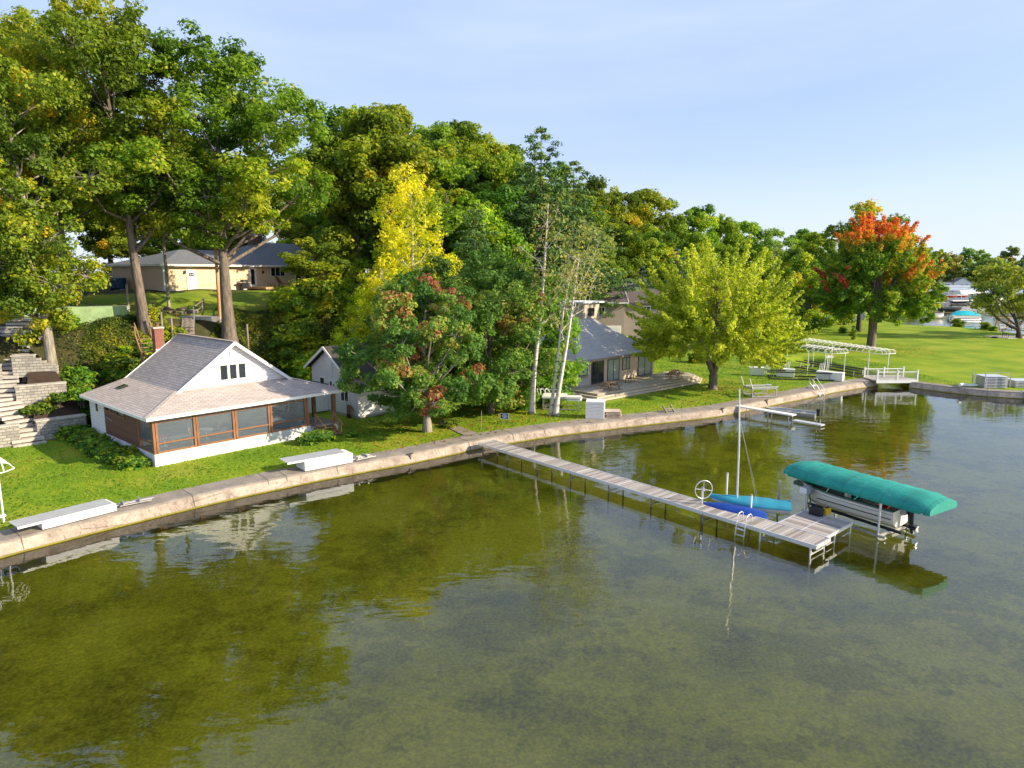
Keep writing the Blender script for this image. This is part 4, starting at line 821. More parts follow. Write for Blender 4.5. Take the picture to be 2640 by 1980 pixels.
for i, (x, y, zt) in enumerate(W):
    g = gz(x, y); pr = forest[i % 4] if zt-g > 13 else forest[4]
    put(pr, 'woodland_tree', WL.get(i, 'green broadleaf tree standing in the wood on the hill'), x, y, max(8, zt-g), r.uniform(0, 6.28), group='trees of the wood on the hill', sx=r.uniform(.95, 1.25))
# understory of the wood
for i, (x, y) in enumerate([(-29, 93), (-24, 92), (-17, 82), (-10, 76), (-2, 74), (-33, 97), (-41, 92), (-47, 86), (-57, 78), (2, 82), (6, 86), (-1, 66), (-20, 71), (11, 106), (17, 113), (24, 112), (32, 126), (40, 136), (50, 144), (66, 152), (38, 120), (46, 126), (-50, 66), (-56, 64)]):
    put(forest[4], 'understory_tree', 'low tree filling the edge of the wood', x, y, r.uniform(6.5, 10), r.uniform(0, 6.28), group='low trees along the edge of the wood', sx=r.uniform(1.1, 1.5))
# far shore
n = 0
for row, (off, hs) in enumerate(((0, 19), (16, 23), (34, 27))):
    for i in range(30):
        x = 262+i*13+r.uniform(-5, 5)+row*5; y = 455+np.interp(x, [262, 330, 450, 700], [5, 28, 48, 60])+off+r.uniform(-4, 4)
        if row == 0 and (290 < x < 316): continue
        put(farp[n % 3], 'far_shore_tree', ('tree in the front row of the far shore belt', 'tree in the middle row of the far shore belt', 'tall tree in the back row of the far shore belt')[row], x, y, hs*r.uniform(.8, 1.2), r.uniform(0, 6), group='trees of the far shore', z=.3); n += 1
for x, y, h in ((104, 192, 17), (112, 208, 18), (124, 226, 17), (138, 250, 18), (158, 280, 19), (178, 310, 20), (200, 340, 20), (225, 372, 21), (245, 402, 21), (262, 430, 20)):
    put(forest[n % 4], 'bay_tree', 'yellow green tree on the near side shore of the bay', x-5, y+6, h, n, group='trees on the left shore of the bay', z=.4, sx=1.2); n += 1

# shrubs
def shrub(seed, r_, h, material, per=60, leaf=.16, clump=.28, nb=10):
    return make_tree('shrub%d' % seed, seed, h, [(.0, r_*.8), (.4, r_), (.8, r_*.7), (1, r_*.2)], .03, material, 'bark_dark', nb=nb, nc=7, per=per, leaf=leaf, clump=clump, bough=.4, crook=.05, limb0=.05)
sh1 = [shrub(90+i, 1.6, 2.4, L_BRUSH, 70, .24, .45, 14) for i in range(3)]
sh2 = [shrub(95+i, .5, .6, L_SHRUB, 34, .13, .16, 9) for i in range(2)]
def puts(pr, name, label, x, y, h, group=None, cat='shrub', z=None, sx=1):
    return put(pr, name, label, x, y, h, r.uniform(0, 6), cat, group, z, sx)
def hillpt(s, d): return (-2.1+.73*s-.68*d, 45.67+.68*s+.73*d)
for i in range(64):      # brush on the slope behind the cottages
    s_ = r.uniform(-11.5, 12); d_ = r.uniform(21.5, 30.5) if s_ < 3 else r.uniform(20.5, 30)
    if s_ < -1 and d_ > 26 : d_ -= 4
    x, y = hillpt(s_, d_)
    if -33 < x < -23.5 and y > 51.3: continue
    puts(sh1[i % 3], 'hillside_shrub', 'yellow green brush on the slope behind the small white cottage' if x > -22 and x < -6 else ('yellow green brush on the slope between the deck house and the wood' if x >= -6 else 'brush on the slope behind the screened porch cottage'), x, y, r.uniform(1.6, 3.6) if s_ > -2 else r.uniform(.7, 1.4), 'brush on the hillside', sx=1.2)
for i in range(58):
    s_ = r.uniform(-17, -5); d_ = r.uniform(21.8, 29); x, y = hillpt(s_, d_)
    if x < -35 or y > 58: continue
    puts(sh1[i % 3], 'hillside_shrub', 'low green brush on the steep bank left of the screened porch cottage', x, y, r.uniform(.5, 1.5), 'low brush on the steep bank', sx=r.uniform(1.0, 1.7))
# ivy and weeds: one mass
def groundcover(name, label, pts, size, material, lift=.08, up=.5):
    rg = np.random.default_rng(7); P_ = np.array(pts); z_ = ground_z(P_[:, 0], P_[:, 1]); n = len(P_)
    C_ = np.stack([P_[:, 0], P_[:, 1], z_+rg.random(n)*lift*2], 1); nrm = unit(rg.normal(size=(n, 3))*up+np.array([.15, -.5, .9])); t = unit(np.cross(nrm, rg.normal(size=(n, 3)))); b_ = np.cross(nrm, t)
    s_ = size*(.6+.8*rg.random(n))[:, None]; ti = .38+.2*np.sin(C_[:, 0]*.8+np.cos(C_[:, 1]*.7)*2)+.18*np.sin(C_[:, 0]*2.1+C_[:, 1]*1.7+2*np.sin(C_[:, 2]*2))+rg.normal(size=n)*.15
    o = meshobj(name, quads_mesh(name, C_, t*s_*.5, b_*s_*.38, ti, material), kind='stuff'); tag(o, label, 'ground cover'); return o
rg = np.random.default_rng(3); pts = []
S_ = rg.uniform(-20, 26, 120000); D_ = rg.uniform(20.6, 31, 120000)
X_ = -2.1+.73*S_-.68*D_; Y_ = 45.67+.68*S_+.73*D_
hh = hill(X_, Y_); ok = (hh > .9) & (hh < 8.6) & (X_ > -36.5)
stairs_ = (X_ > -31.5) & (X_ < -26.2) & (Y_ > 56.5) & (Y_ < 64)
steps_ = (X_ < -31.8-(Y_-44.6)*.2) & (Y_ < 57) & (rg.random(120000) < .85)
ok &= ~stairs_ & ~steps_
groundcover('hillside_ivy', 'ivy and weeds carpeting the slope behind the cottages', np.stack([X_[ok], Y_[ok]], 1), .16, L_IVY, .14, .7)
# short lawn blades that give the turf its nap
N_ = 230000; gx_ = rg.uniform(-36, 46, N_); gy_ = rg.uniform(28, 92, N_); sdl = lake_sd(np.stack([gx_, gy_], 1)); dl = -.68*(gx_+2.1)+.73*(gy_-45.67); sl_ = .73*(gx_+2.1)+.68*(gy_-45.67)
fl = np.interp(sl_, [-60, 3, 12, 30, 46, 60, 80, 110, 200, 400], [20.8, 20.8, 24, 27, 23, 30, 45, 52, 70, 120])
def inside(ox, oy, ang, u0, u1, v0, v1):
    c_, s_ = math.cos(ang), math.sin(ang); u = (gx_-ox)*c_+(gy_-oy)*s_; v = -(gx_-ox)*s_+(gy_-oy)*c_; return (u > u0) & (u < u1) & (v > v0) & (v < v1)
okl = (sdl > 1.72+.12*np.sin(gx_*2.3)+.1*np.sin(gy_*5)) & (dl < fl+.8) & (sdl < 32) & ~inside(-21, 38.9, R(48), -.05, 12.7, -.1, 11.3) & ~inside(-12, 52.25, R(47), -1.7, 7.6, -.05, 6.7) & ~inside(6, 63.4, R(44), -2, 17, -5.3, 9) & ~inside(-4.3, 48.9, R(-53), -2.9, 2.9, -.5, .6)
lg = groundcover('lawn_grass', 'short green grass of the lawns beside the seawall', np.stack([gx_[okl], gy_[okl]], 1), .095, leafmat('grass_blades', [(0, (.07, .17, .006)), (.4, (.14, .27, .008)), (.75, (.27, .35, .015)), (1, (.42, .38, .06))], gain=.95), .03, .5); lg['category'] = 'grass'

# fallen leaves below the lawn trees
rg = np.random.default_rng(17); fl_ = []
for tx, ty, tr_, n_ in ((-6.1, 47.6, 6, 500), (-1.7, 53.4, 5, 300), (19.6, 64.5, 8, 500), (2.4, 53.6, 4, 200), (53.6, 101, 9, 700), (-25, 44, 7, 120), (8, 55, 6, 120), (80, 118, 10, 200)):
    a_ = rg.random(n_)*2*math.pi; q_ = tr_*rg.random(n_)**.6; fl_.append(np.stack([tx+q_*np.cos(a_), ty+q_*np.sin(a_)], 1))
fl_ = np.concatenate(fl_); fl_ = fl_[lake_sd(fl_) > 1.0]
fo_ = groundcover('fallen_leaves', 'yellow and brown fallen leaves scattered under the lawn trees', fl_, .15, leafmat('fallen_leaf', [(0, (.12, .06, .02)), (.5, (.35, .2, .03)), (1, (.5, .38, .03))], gain=1.0), .05, .25); fo_['category'] = 'leaves'
# ================= dock and boats =================
def prop(name, label, cat, x, y, z=None, rz=0, group=None): return thing(name, label, cat, (x, y, gz(x, y) if z is None else z), rz, group)
DA = math.atan2(-.758, .652)
dk = thing('main_dock', 'long weathered plank dock running out from the seawall to the canopied boat lift', 'dock', (-2.23, 44.83, 0), DA)
b = MB(); b.box(0, 23.1, -0.03, 1.17, .52, .60); d0 = b.build('deck', MT['dock_boards'], dk)
# planks run across the dock: swap UV
def swapuv(o):
    u = o.data.uv_layers[0].data
    for q in u: q.uv = (q.uv[1], q.uv[0])
swapuv(d0)
b = MB(); b.box(0, 23.1, -.09, -.035, .44, .615); b.box(0, 23.1, 1.175, 1.23, .44, .615); b.box(23.1, 23.16, -.09, 1.23, .44, .615); b.box(-.05, 0, -.05, 1.2, .5, .62)
for q in (3.05, 6.1, 9.1, 12.2, 15.2, 18.3, 20.7): b.box(q-.02, q+.02, 0, 1.17, .60, .612)
b.build('side_rail', 'aluminium', dk)
for i, u in enumerate((.5, 3.0, 5.85, 8.7, 11.6, 14.5, 17.6, 20.6, 22.9)):
    g = MB()
    for v in (-.06, 1.2): g.tube([(u, v, -1.2), (u, v, .5)], .04, 8)
    g.bar((u, -.06, .12), (u, 1.2, .12), .045); g.bar((u, -.06, .35), (u, .15, .12), .03); g.bar((u, 1.2, .35), (u, .99, .12), .03)
    g.build('leg', 'aluminium' if u > 20 else 'grey_wood', dk)
b = MB(); b.box(20.75, 22.9, 1.24, 3.85, .52, .60); b.build('platform', 'dock_boards', dk)
b = MB(); b.box(20.69, 20.745, 1.235, 3.9, .46, .61); b.box(22.905, 22.96, 1.235, 3.9, .46, .61); b.box(20.745, 22.905, 3.855, 3.9, .46, .61); b.box(21.82, 21.86, 1.24, 3.85, .6, .612); b.build('platform_rail', 'aluminium', dk)
for u, v in ((20.8, 3.8), (22.9, 3.8), (22.9, 2.2)):
    g = MB(); g.tube([(u, v, -1.2), (u, v, .5)], .04, 8); g.bar((u, v, .15), (u, v-.8, .15), .04); g.build('leg', 'aluminium', dk)
# swim ladder
t = thing('swim_ladder', 'aluminium swim ladder hooked on the near side of the dock', 'ladder', (-2.23+.652*19.7, 44.83-.758*19.7, 0), DA)
for x in (-.22, .22): MB().tube([(x, .35, .62), (x, .35, .95), (x, .22, 1.05), (x, .0, 1.02), (x, -.14, .9), (x, -.2, .5), (x, -.32, -.5)], .022, 8).build('rail', 'aluminium', t)
for z in (-.2, .08, .36): MB().box(-.22, .22, -.32, -.2, z, z+.03).build('rung', 'aluminium', t)

def hull(L, B, D, n=15, bow=.55, sheer=.15, transom=1.0, keel=.25):
    """rings from stern (x=0) to bow (x=L), deck z = D"""
    rings = []
    for i in range(n):
        t = i/(n-1); w = B/2*(1-max(0, (t-bow)/(1-bow))**2.2)*(transom+(1-transom)*min(1, t*3)); w = max(w, .02); dz = D+sheer*t*t; kz = keel*0+ (D*.75)*max(0, (t-.7)/.3)**2
        x = L*t
        rings.append([(x, -w, dz), (x, -w*.93, dz*.36+kz*.64), (x, -w*.55, kz+.04), (x, 0, kz), (x, w*.55, kz+.04), (x, w*.93, dz*.36+kz*.64), (x, w, dz)])
    return rings
# canopied lift (axis from far left end to near right end)
CA = math.atan2(-5.35, 3.25)
cl = thing('canopied_boat_lift', 'boat lift with a long green canvas canopy at the dock end', 'boat lift', (15.17, 34.35, 0), CA)
rings = []; Lc = 6.6
for i in range(23):
    t = i/22; x = -.35+t*(Lc+.7); e = min(1, min(t, 1-t)/.09); w = 1.27*(.86+.14*math.sqrt(e)); bul = .02; top = 2.30+(-.16*(1-math.sqrt(e)))+(0 if i % 2 else .03)
    rings.append([(x, -w, 1.68), (x, -w-.03, 1.80), (x, -w*.97, 1.95), (x, -w*.55, top-.06-bul), (x, 0, top), (x, w*.55, top-.06-bul), (x, w*.97, 1.95), (x, w+.03, 1.80), (x, w, 1.68)])
k = NT('green_canvas_taut'); ob = k.n('TexCoord').outputs['Object']; xx = k.n('SeparateXYZ', {0: ob}).outputs[0]
seam = k.math('LESS_THAN', k.math('ABSOLUTE', k.math('SUBTRACT', k.math('FRACT', k.math('DIVIDE', k.math('ADD', xx, .35), .95)), .5)), .02)
wr = k.noise(k.map(ob, (1, 3, 1), (0, 0, .6)), 1.6, 4, .6); cc = k.mix(k.ramp(k.noise(ob, .9, 5), [(.35, (0, 0, 0)), (.65, (1, 1, 1))]), (.0, .20, .16), (.01, .30, .235)); cc = k.mix(k.ramp(k.noise(ob, 5, 4, .7), [(.62, (0, 0, 0)), (.72, (.5, .5, .5))]), cc, (.2, .4, .34)); cc = k.mix(k.math('MULTIPLY', seam, .6), cc, (.0, .14, .11))
MT['canvas_taut'] = k.out(k.n('BsdfPrincipled', {'Base Color': cc, 'Roughness': .7, 'Normal': k.bump(k.math('ADD', wr, k.math('MULTIPLY', seam, -.5)), .8, .05)}).outputs[0])
cv = MB(); cv.loft(rings, close=False, caps=False); cv.add([rings[0][j] for j in range(9)], [tuple(range(8, -1, -1))]); cv.add([rings[-1][j] for j in range(9)], [tuple(range(9))]); cv.build('canopy', 'canvas_taut', cl)
for x, y in ((4.85, -1.18), (4.85, 1.2), (1.2, 1.2)): MB().tube([(x, y, -1.2), (x, y, 1.85)], .05, 8).build('post', 'aluminium', cl)
MB().bar((.9, -1.18, .12), (5.2, -1.18, .12), .1).bar((.9, 1.2, .12), (5.2, 1.2, .12), .1).bar((1.2, -1.18, .1), (1.2, 1.2, .1), .1).bar((4.85, -1.18, .1), (4.85, 1.2, .1), .1, .14).build('cradle', 'galvanised', cl)
for y in (-.55, .6): MB().box(.6, 5.4, y+.25, y+.4, .17, .27).build('bunk', 'dark_fabric', cl)
MB().bar((-.2, -1.2, 1.72), (6.7, -1.2, 1.72), .05).bar((-.2, 1.2, 1.72), (6.7, 1.2, 1.72), .05).build('canopy_frame', 'aluminium', cl)
t = thing('winch', 'white powered winch with belt cover on the lift post by the dock platform', 'winch', (14.72, 32.7, -.35), CA)
MB().tube([(0, -.12, 1.62), (0, .12, 1.62)], .25, 16).build('wheel_cover', 'grey_plastic', t); MB().box(-.32, .05, -.16, .12, 1.42, 1.7).build('motor_box', 'white_paint', t)
MB().tube([(0, 0, -1.0), (0, 0, 1.5)], .055, 8).build('post', 'aluminium', t); MB().tube([(.12, 0, 1.4), (.2, .02, 1.1), (.12, 0, .8), (.2, 0, .66)], .04, 6).build('cable', 'rusty_steel', t)
t = thing('battery_box', 'black battery box sitting at the back of the dock platform', 'box', (14.42, 30.95, .61), DA)
MB().box(-.28, .28, -.16, .16, 0, .26).build('case', 'black_plastic', t); MB().box(-.3, .3, -.18, .18, .26, .33).build('lid', 'black_plastic', t); MB().tube([(-.12, 0, .33), (-.1, 0, .4), (.1, 0, .4), (.12, 0, .33)], .015, 6).build('handle', 'black_plastic', t)
t = thing('yellow_tool_box', 'small yellow box beside the black battery box', 'box', (14.95, 31.0, .62), .4); MB().box(-.16, .16, -.1, .1, .0, .3).build('case', 'yellow_paint', t); MB().box(-.1, .1, -.02, .02, .3, .36).build('handle', 'black_plastic', t)
# motorboat on lift: stern toward near right end
mbt = thing('motorboat', 'white and green fishing motorboat raised under the green canopy', 'boat', (18.05, 30.15, .38), math.atan2(4.05, -3.1))
hr = hull(5.2, 2.0, .84, bow=.5, sheer=.2); h_ = MB(); h_.loft(hr, close=False, caps=False); h_.add(hr[0], [tuple(range(7))]); h_.build('hull', 'hull_white', mbt)
g = MB(); n = len(hr)
for s_ in (0, 6):
    gg = [Vector(q[s_]) for q in hr]; iy = .12 if s_ == 0 else -.12
    vs_ = []
    for v in gg: f = max(0, abs(v.y)-.2)/max(abs(v.y), .01); vs_ += [tuple(v+Vector((0, (-.03 if s_ == 0 else .03), .0))), tuple(v+Vector((0, 0, .06))), (v.x, v.y*f, v.z+.06), (v.x, v.y*f, v.z-.12), (v.x, v.y+(-.03 if s_ == 0 else .03), v.z-.13)]
    fs_ = []
    for i in range(n-1):
        for j in range(4): a = i*5+j; fs_.append((a, a+1, a+6, a+5))
    g.add(vs_, fs_)
g.build('gunwale', 'hull_green', mbt)
g = MB(); g.loft([[(q[0][0], q[0][1]*.95, .3+(.5 if i > 11 else 0)), (q[0][0], q[6][1]*.95, .3+(.5 if i > 11 else 0))] for i, q in enumerate(hr)], close=False, caps=False); g.build('floor', 'grey_plastic', mbt)
g = MB(); g.box(4.0, 5.2, -.4, .4, .75, .95); g.build('bow_deck', 'hull_green', mbt)
g = MB(); 
for s_ in (-1, 1): g.bar((.05, s_*1.035, .5), (3.6, s_*1.04, .58), .012, .035)
g.build('stripe', 'black_plastic', mbt)
for x, y, m in ((2.6, -.45, 'green_canvas'), (2.6, .45, 'hull_white'), (1.0, 0, 'red_paint')):
    g = MB(); g.box(x-.25, x+.25, y-.25, y+.25, .55, .65); g.box(x-.3, x-.22, y-.25, y+.25, .65, 1.08); g.bar((x, y, .3), (x, y, .55), .08); g.build('seat', m, mbt)
g = MB(); g.bar((3.2, -.9, .95), (3.0, -.8, 1.4), .03); g.bar((3.0, -.8, 1.4), (3.0, .8, 1.4), .03); g.bar((3.2, .9, .95), (3.0, .8, 1.4), .03); g.build('windshield_frame', 'aluminium', mbt)
g = MB(); g.add([(3.2, -.88, .98), (3.2, .88, .98), (3.0, .8, 1.38), (3.0, -.8, 1.38)], [(0, 1, 2, 3)]); g.build('windshield', 'window_glass', mbt)
g = MB(); g.loft([[(-.15, -.2, 1.0), (-.6, -.18, .95), (-.6, .18, .95), (-.15, .2, 1.0)], [(-.12, -.22, 1.3), (-.65, -.2, 1.28), (-.65, .2, 1.28), (-.12, .22, 1.3)], [(-.18, -.15, 1.48), (-.55, -.14, 1.45), (-.55, .14, 1.45), (-.18, .15, 1.48)]])
mo = g.build('outboard_motor', 'black_plastic', mbt)
MB().loft([[(-.2, -.08, 1.0), (-.45, -.08, 1.0), (-.45, .08, 1.0), (-.2, .08, 1.0)], [(-.28, -.06, .2), (-.5, -.06, .2), (-.5, .06, .2), (-.28, .06, .2)]]).box(-.62, -.25, -.16, .16, .14, .18).tube([(-.2, 0, 0.02), (-.62, 0, 0.02)], [.05, .09], 8).add([(-.3, -.015, .15), (-.5, -.015, .15), (-.5, -.015, -.25), (-.42, -.015, -.25), (-.3, .015, .15), (-.5, .015, .15), (-.5, .015, -.25), (-.42, .015, -.25)], [(0, 1, 2, 3), (7, 6, 5, 4), (0, 3, 7, 4), (1, 5, 6, 2)]).build('lower_unit', 'black_plastic', mo)
g = MB(); 
for a in range(3): c_, s_ = math.cos(a*2.094), math.sin(a*2.094); g.bar((-.66, 0, .02), (-.68, c_*.17, .02+s_*.17), .02, .1)
g.build('propeller', 'aluminium', mo)
MB().box(-.2, -.0, -.25, .25, .6, 1.0).build('bracket', 'galvanised', mo)
MB().box(-.4, -.2, -.205, -.2, 1.2, 1.26).build('red_band', 'red_paint', mo)

# sailboat and covered boat
SA = math.atan2(-1.1, 3.1)
sb = thing('sailboat', 'small sailboat with teal deck cover and bare mast on a lift by the dock', 'sailboat', (13.5, 31.75, .38), SA+math.pi)
hr = hull(3.7, 1.45, .42, bow=.35, sheer=.05, transom=.9); h_ = MB(); h_.loft(hr, close=False, caps=False); h_.add(hr[0], [tuple(range(7))]); h_.build('hull', 'hull_white', sb)
g = MB(); rr_ = []
for i, q in enumerate(hr): w_ = abs(q[0][1])+.04; z_ = q[0][2]; x_ = q[0][0]+(-.04 if i == 0 else (.04 if i == len(hr)-1 else 0)); c_ = .14+.03*math.sin(i*1.9); rr_.append([(x_, -w_, z_-.07), (x_, -w_, z_+.01), (x_, -w_*.5, z_+c_*.7), (x_, 0, z_+c_), (x_, w_*.5, z_+c_*.7), (x_, w_, z_+.01), (x_, w_, z_-.07)])
g.loft(rr_, close=False, caps=True); g.build('deck_cover', 'teal_canvas', sb)
MB().tube([(2.45, 0, .1), (2.5, 0, 3.2), (2.62, 0, 6.0)], [.055, .05, .035], 8).build('mast', 'aluminium', sb)
MB().tube([(1.5, .6, .5), (2.55, 0, 4.6)], .008, 4).tube([(1.5, -.6, .5), (2.55, 0, 4.6)], .008, 4).build('shroud', 'galvanised', sb)
bb = thing('covered_boat', 'small pointed boat under a royal blue cover tied against the dock', 'boat', (12.0, 30.85, .1), math.atan2(1.8, -2.5))
g = MB(); rr_ = []
for i in range(15):
    t_ = i/14; w_ = max(.03, .62*math.sin(math.pi*min(1, (t_*.93+.07))**.8)**.7); z_ = .42+.14*abs(t_-.45); rr_.append([(3.2*t_, -w_, z_-.22), (3.2*t_, -w_, z_), (3.2*t_, -w_*.3, z_+.26*w_/.62), (3.2*t_, w_*.3, z_+.26*w_/.62), (3.2*t_, w_, z_), (3.2*t_, w_, z_-.22)])
g.loft(rr_, close=False, caps=True); g.build('cover', 'blue_canvas', bb)
g = MB(); g.loft([[(q[0][0], q[0][1]*.9, q[0][2]), (q[0][0], q[0][1]*.6, .02), (q[0][0], -q[0][1]*.6, .02), (q[0][0], -q[0][1]*.9, q[0][2])] for q in rr_], close=False, caps=True); g.build('hull', 'hull_white', bb)
for i, (x, y, z, lb) in enumerate(((11.1, 33.95, 1.75, 'white lift post left of the sailboat mast'), (11.55, 31.6, 1.35, 'white lift post standing between blue cover and dock'), (13.55, 33.3, 1.5, 'grey lift post at the far side of the sailboat'))):
    t = thing('lift_post', lb, 'post', (x, y, 0), 0, 'posts of the small boat lift'); MB().tube([(0, 0, -1.2), (0, 0, z)], .05, 8).build('tube', 'white_paint' if i < 2 else 'galvanised', t); MB().tube([(0, 0, z), (0, 0, z+.04)], .058, 8).build('cap', 'grey_plastic', t)
t = thing('hoist_wheel', 'large spoked lift wheel standing beside the dock left of the sailboat', 'wheel', (9.45, 32.45, 0), R(12))
MB().tube([(0, .08, -1.2), (0, .08, 1.25)], .055, 8).build('post', 'aluminium', t)
MB().ring((0, -.05, 1.38), (0, 1, 0), .46, .02, 28).build('rim', 'aluminium', t)
g = MB(); [g.tube([(0, -.05, 1.38), (.46*math.cos(a), -.05, 1.38+.46*math.sin(a))], .013, 6) for a in (1.57, 3.0, 6.1, 4.71)]; g.build('spokes', 'aluminium', t)
MB().tube([(0, -.08, 1.38), (0, .12, 1.38)], .09, 10).build('hub', 'galvanised', t)
MB().bar((9.0, 0, 0), (9.01, 0, 0), .01) if False else None

# canopy frames ---------------------------------------------------------
def canopy_frame(name, label, loc, rz, L, Wd, n, zt, legs, group=None, m='white_paint', zl=0):
    t = thing(name, label, 'boat lift', loc, rz, group); f = MB()
    def rib(x, e=1.0): return [(x, -Wd*e, zt-.38), (x, -Wd*e, zt-.2), (x, -Wd*.8*e, zt-.02), (x, -Wd*.3*e, zt), (x, Wd*.3*e, zt), (x, Wd*.8*e, zt-.02), (x, Wd*e, zt-.2), (x, Wd*e, zt-.38)]
    for i in range(n): f.tube(rib(L*i/(n-1)), .026, 6)
    f.tube([(0, -Wd, zt-.38), (L, -Wd, zt-.38)], .03, 6); f.tube([(0, Wd, zt-.38), (L, Wd, zt-.38)], .03, 6); f.tube([(0, 0, zt), (L, 0, zt)], .026, 6)
    for x, s_ in ((0, -1), (L, 1)):
        f.tube([(x, -Wd, zt-.38), (x+s_*.5, -Wd*.6, zt-.38), (x+s_*.5, Wd*.6, zt-.38), (x, Wd, zt-.38)], .026, 6)
        for y in (-.6, -.2, .2, .6): f.tube([(x, y*Wd, zt), (x+s_*.3, y*Wd, zt-.1), (x+s_*.5, y*Wd, zt-.38)], .022, 6)
    f.build('canopy_ribs', m, t)
    for x, y in legs: MB().tube([(x, y, zl), (x, y, zt-.35)], .04, 8).build('post', m, t)
    return t
a = math.atan2(72.6-86.0, 39.2-35.4)
canopy_frame('canopy_frame', 'long white canopy frame without canvas beside the footbridge, the nearer one', (35.9, 85.4, .65), a, 13.8, 1.35, 17, 3.15, ((4.5, -1.3), (4.5, 1.3), (13.0, -1.3), (13.0, 1.3)), 'white canopy frames on the bank')
canopy_frame('canopy_frame', 'white canopy frame without canvas half hidden by the lime green maple', (30.6, 83.6, .65), math.atan2(72.2-83.6, 35.6-30.6), 11.5, 1.3, 15, 3.1, ((8.6, -1.3), (8.6, 1.3), (11.2, -1.3), (11.2, 1.3), (3, -1.3), (3, 1.3)), 'white canopy frames on the bank')
t = canopy_frame('canopy_frame', 'white canopy frame on a lift cut by the left edge of the picture', (-23.85, 30.6, .3), math.atan2(-4.6, -4.1), 5, 1.1, 8, 3.1, ((.2, 1.0), (3.4, 1.0), (.2, -1.0), (3.4, -1.0)))
MB().bar((.1, 1.0, .7), (3.4, 1.0, .7), .1).bar((.1, -1.0, .7), (3.4, -1.0, .7), .1).bar((.2, -1, .5), (.2, 1, .5), .08).build('base_frame', 'white_paint', t)
# lift bases near the bridge
def lift_base(label, loc, rz, L=3.6, W_=2.4, m='dark_steel'):
    t = thing('boat_lift_carriage', label, 'boat lift', loc, rz, 'boat lift bases on the bank')
    MB().bar((0, 0, .1), (L, 0, .1), .12).bar((0, W_, .1), (L, W_, .1), .12).bar((.1, 0, .1), (.1, W_, .1), .1).bar((L-.1, 0, .1), (L-.1, W_, .1), .1).build('frame', m, t)
    for y in (.5, W_-.5): MB().bar((-.4, y, .75), (L+.4, y, .75), .2, .1).build('bunk', 'dark_fabric', t)
    for x in (.3, L-.3): MB().bar((x, .5, .1), (x, .5, .7), .08).bar((x, W_-.5, .1), (x, W_-.5, .7), .08).build('upright', 'galvanised', t)
lift_base('dark boat lift base with black bunks behind the white boxes', (27.6, 71.8, .65), R(-12), 6.2)
lift_base('long dark boat lift base lying left of the footbridge', (33.8, 80.8, .65), a+.15, 8.0)
def storage_box(label, x, y, rz, L, W_=.8, H_=.85):
    t = prop('storage_box', label, 'box', x, y, None, rz, 'white boxes beneath the canopy frames'); MB().box(0, L, 0, W_, .08, H_).build('case', 'white_paint', t); MB().box(-.03, L+.03, -.03, W_+.03, H_, H_+.08).build('lid', 'white_paint', t); MB().box(.1, .3, .1, W_-.1, 0, .08).box(L-.3, L-.1, .1, W_-.1, 0, .08).build('feet', 'galvanised', t)
storage_box('long white box under the nearer canopy frame', 32.4, 71.9, R(-38), 2.6); storage_box('shorter white box behind the lime green maple branches', 28.8, 73.6, R(-25), 1.8); storage_box('white box nearest the lime green maple', 26.2, 74.6, R(-20), 1.5)
for i, (x, y) in enumerate(((33.2, 73.3), (29.9, 74.4), (28.4, 76))):
    t = prop('dock_leg_bundle', ('bundle of upright white dock legs by the long white box', 'bundle of upright white dock legs by the shorter white box', 'bundle of upright white dock legs furthest left')[i], 'dock legs', x, y, None, 0, 'bundles of dock legs')
    for j in range(4): MB().tube([(j*.16, 0, 0), (j*.16+.2, 0, 1.6)], .03, 6).build('leg', 'white_paint', t)
t = prop('lift_motor_post', 'white motor housing on a post behind the canopy frame posts', 'motor', 35.8, 76.5); MB().tube([(0, 0, 0), (0, 0, 1.9)], .05, 8).build('post', 'white_paint', t); MB().box(-.4, .4, -.15, .15, 1.75, 2.0).build('housing', 'white_paint', t)
# footbridge
t = thing('footbridge', 'small white railed footbridge over the narrow channel', 'bridge', (38.2, 70.35, .62), R(3))
MB().box(-.2, 4.3, 0, 2.4, .05, .15).build('deck', 'dock_boards', t); MB().box(-.2, 4.3, -.08, 0, -.12, .18).box(-.2, 4.3, 2.4, 2.48, -.12, .18).build('beam', 'white_paint', t)
for y in (0, 2.4):
    g = MB(); g.box(-.1, 4.2, y-.04, y+.04, 1.0, 1.08); g.box(-.1, 4.2, y-.03, y+.03, .25, .31); 
    for x in (-.1, 2.05, 4.2): g.box(x-.07, x+.07, y-.07, y+.07, .1, 1.2); g.box(x-.09, x+.09, y-.09, y+.09, 1.2, 1.24)
    rr2 = g.build('railing', 'white_paint', t); g = MB()
    for i in range(30): g.box(.03+i*.14, .05+i*.14, y-.01, y+.01, .3, 1.0)
    g.build('balusters', 'galvanised', rr2)
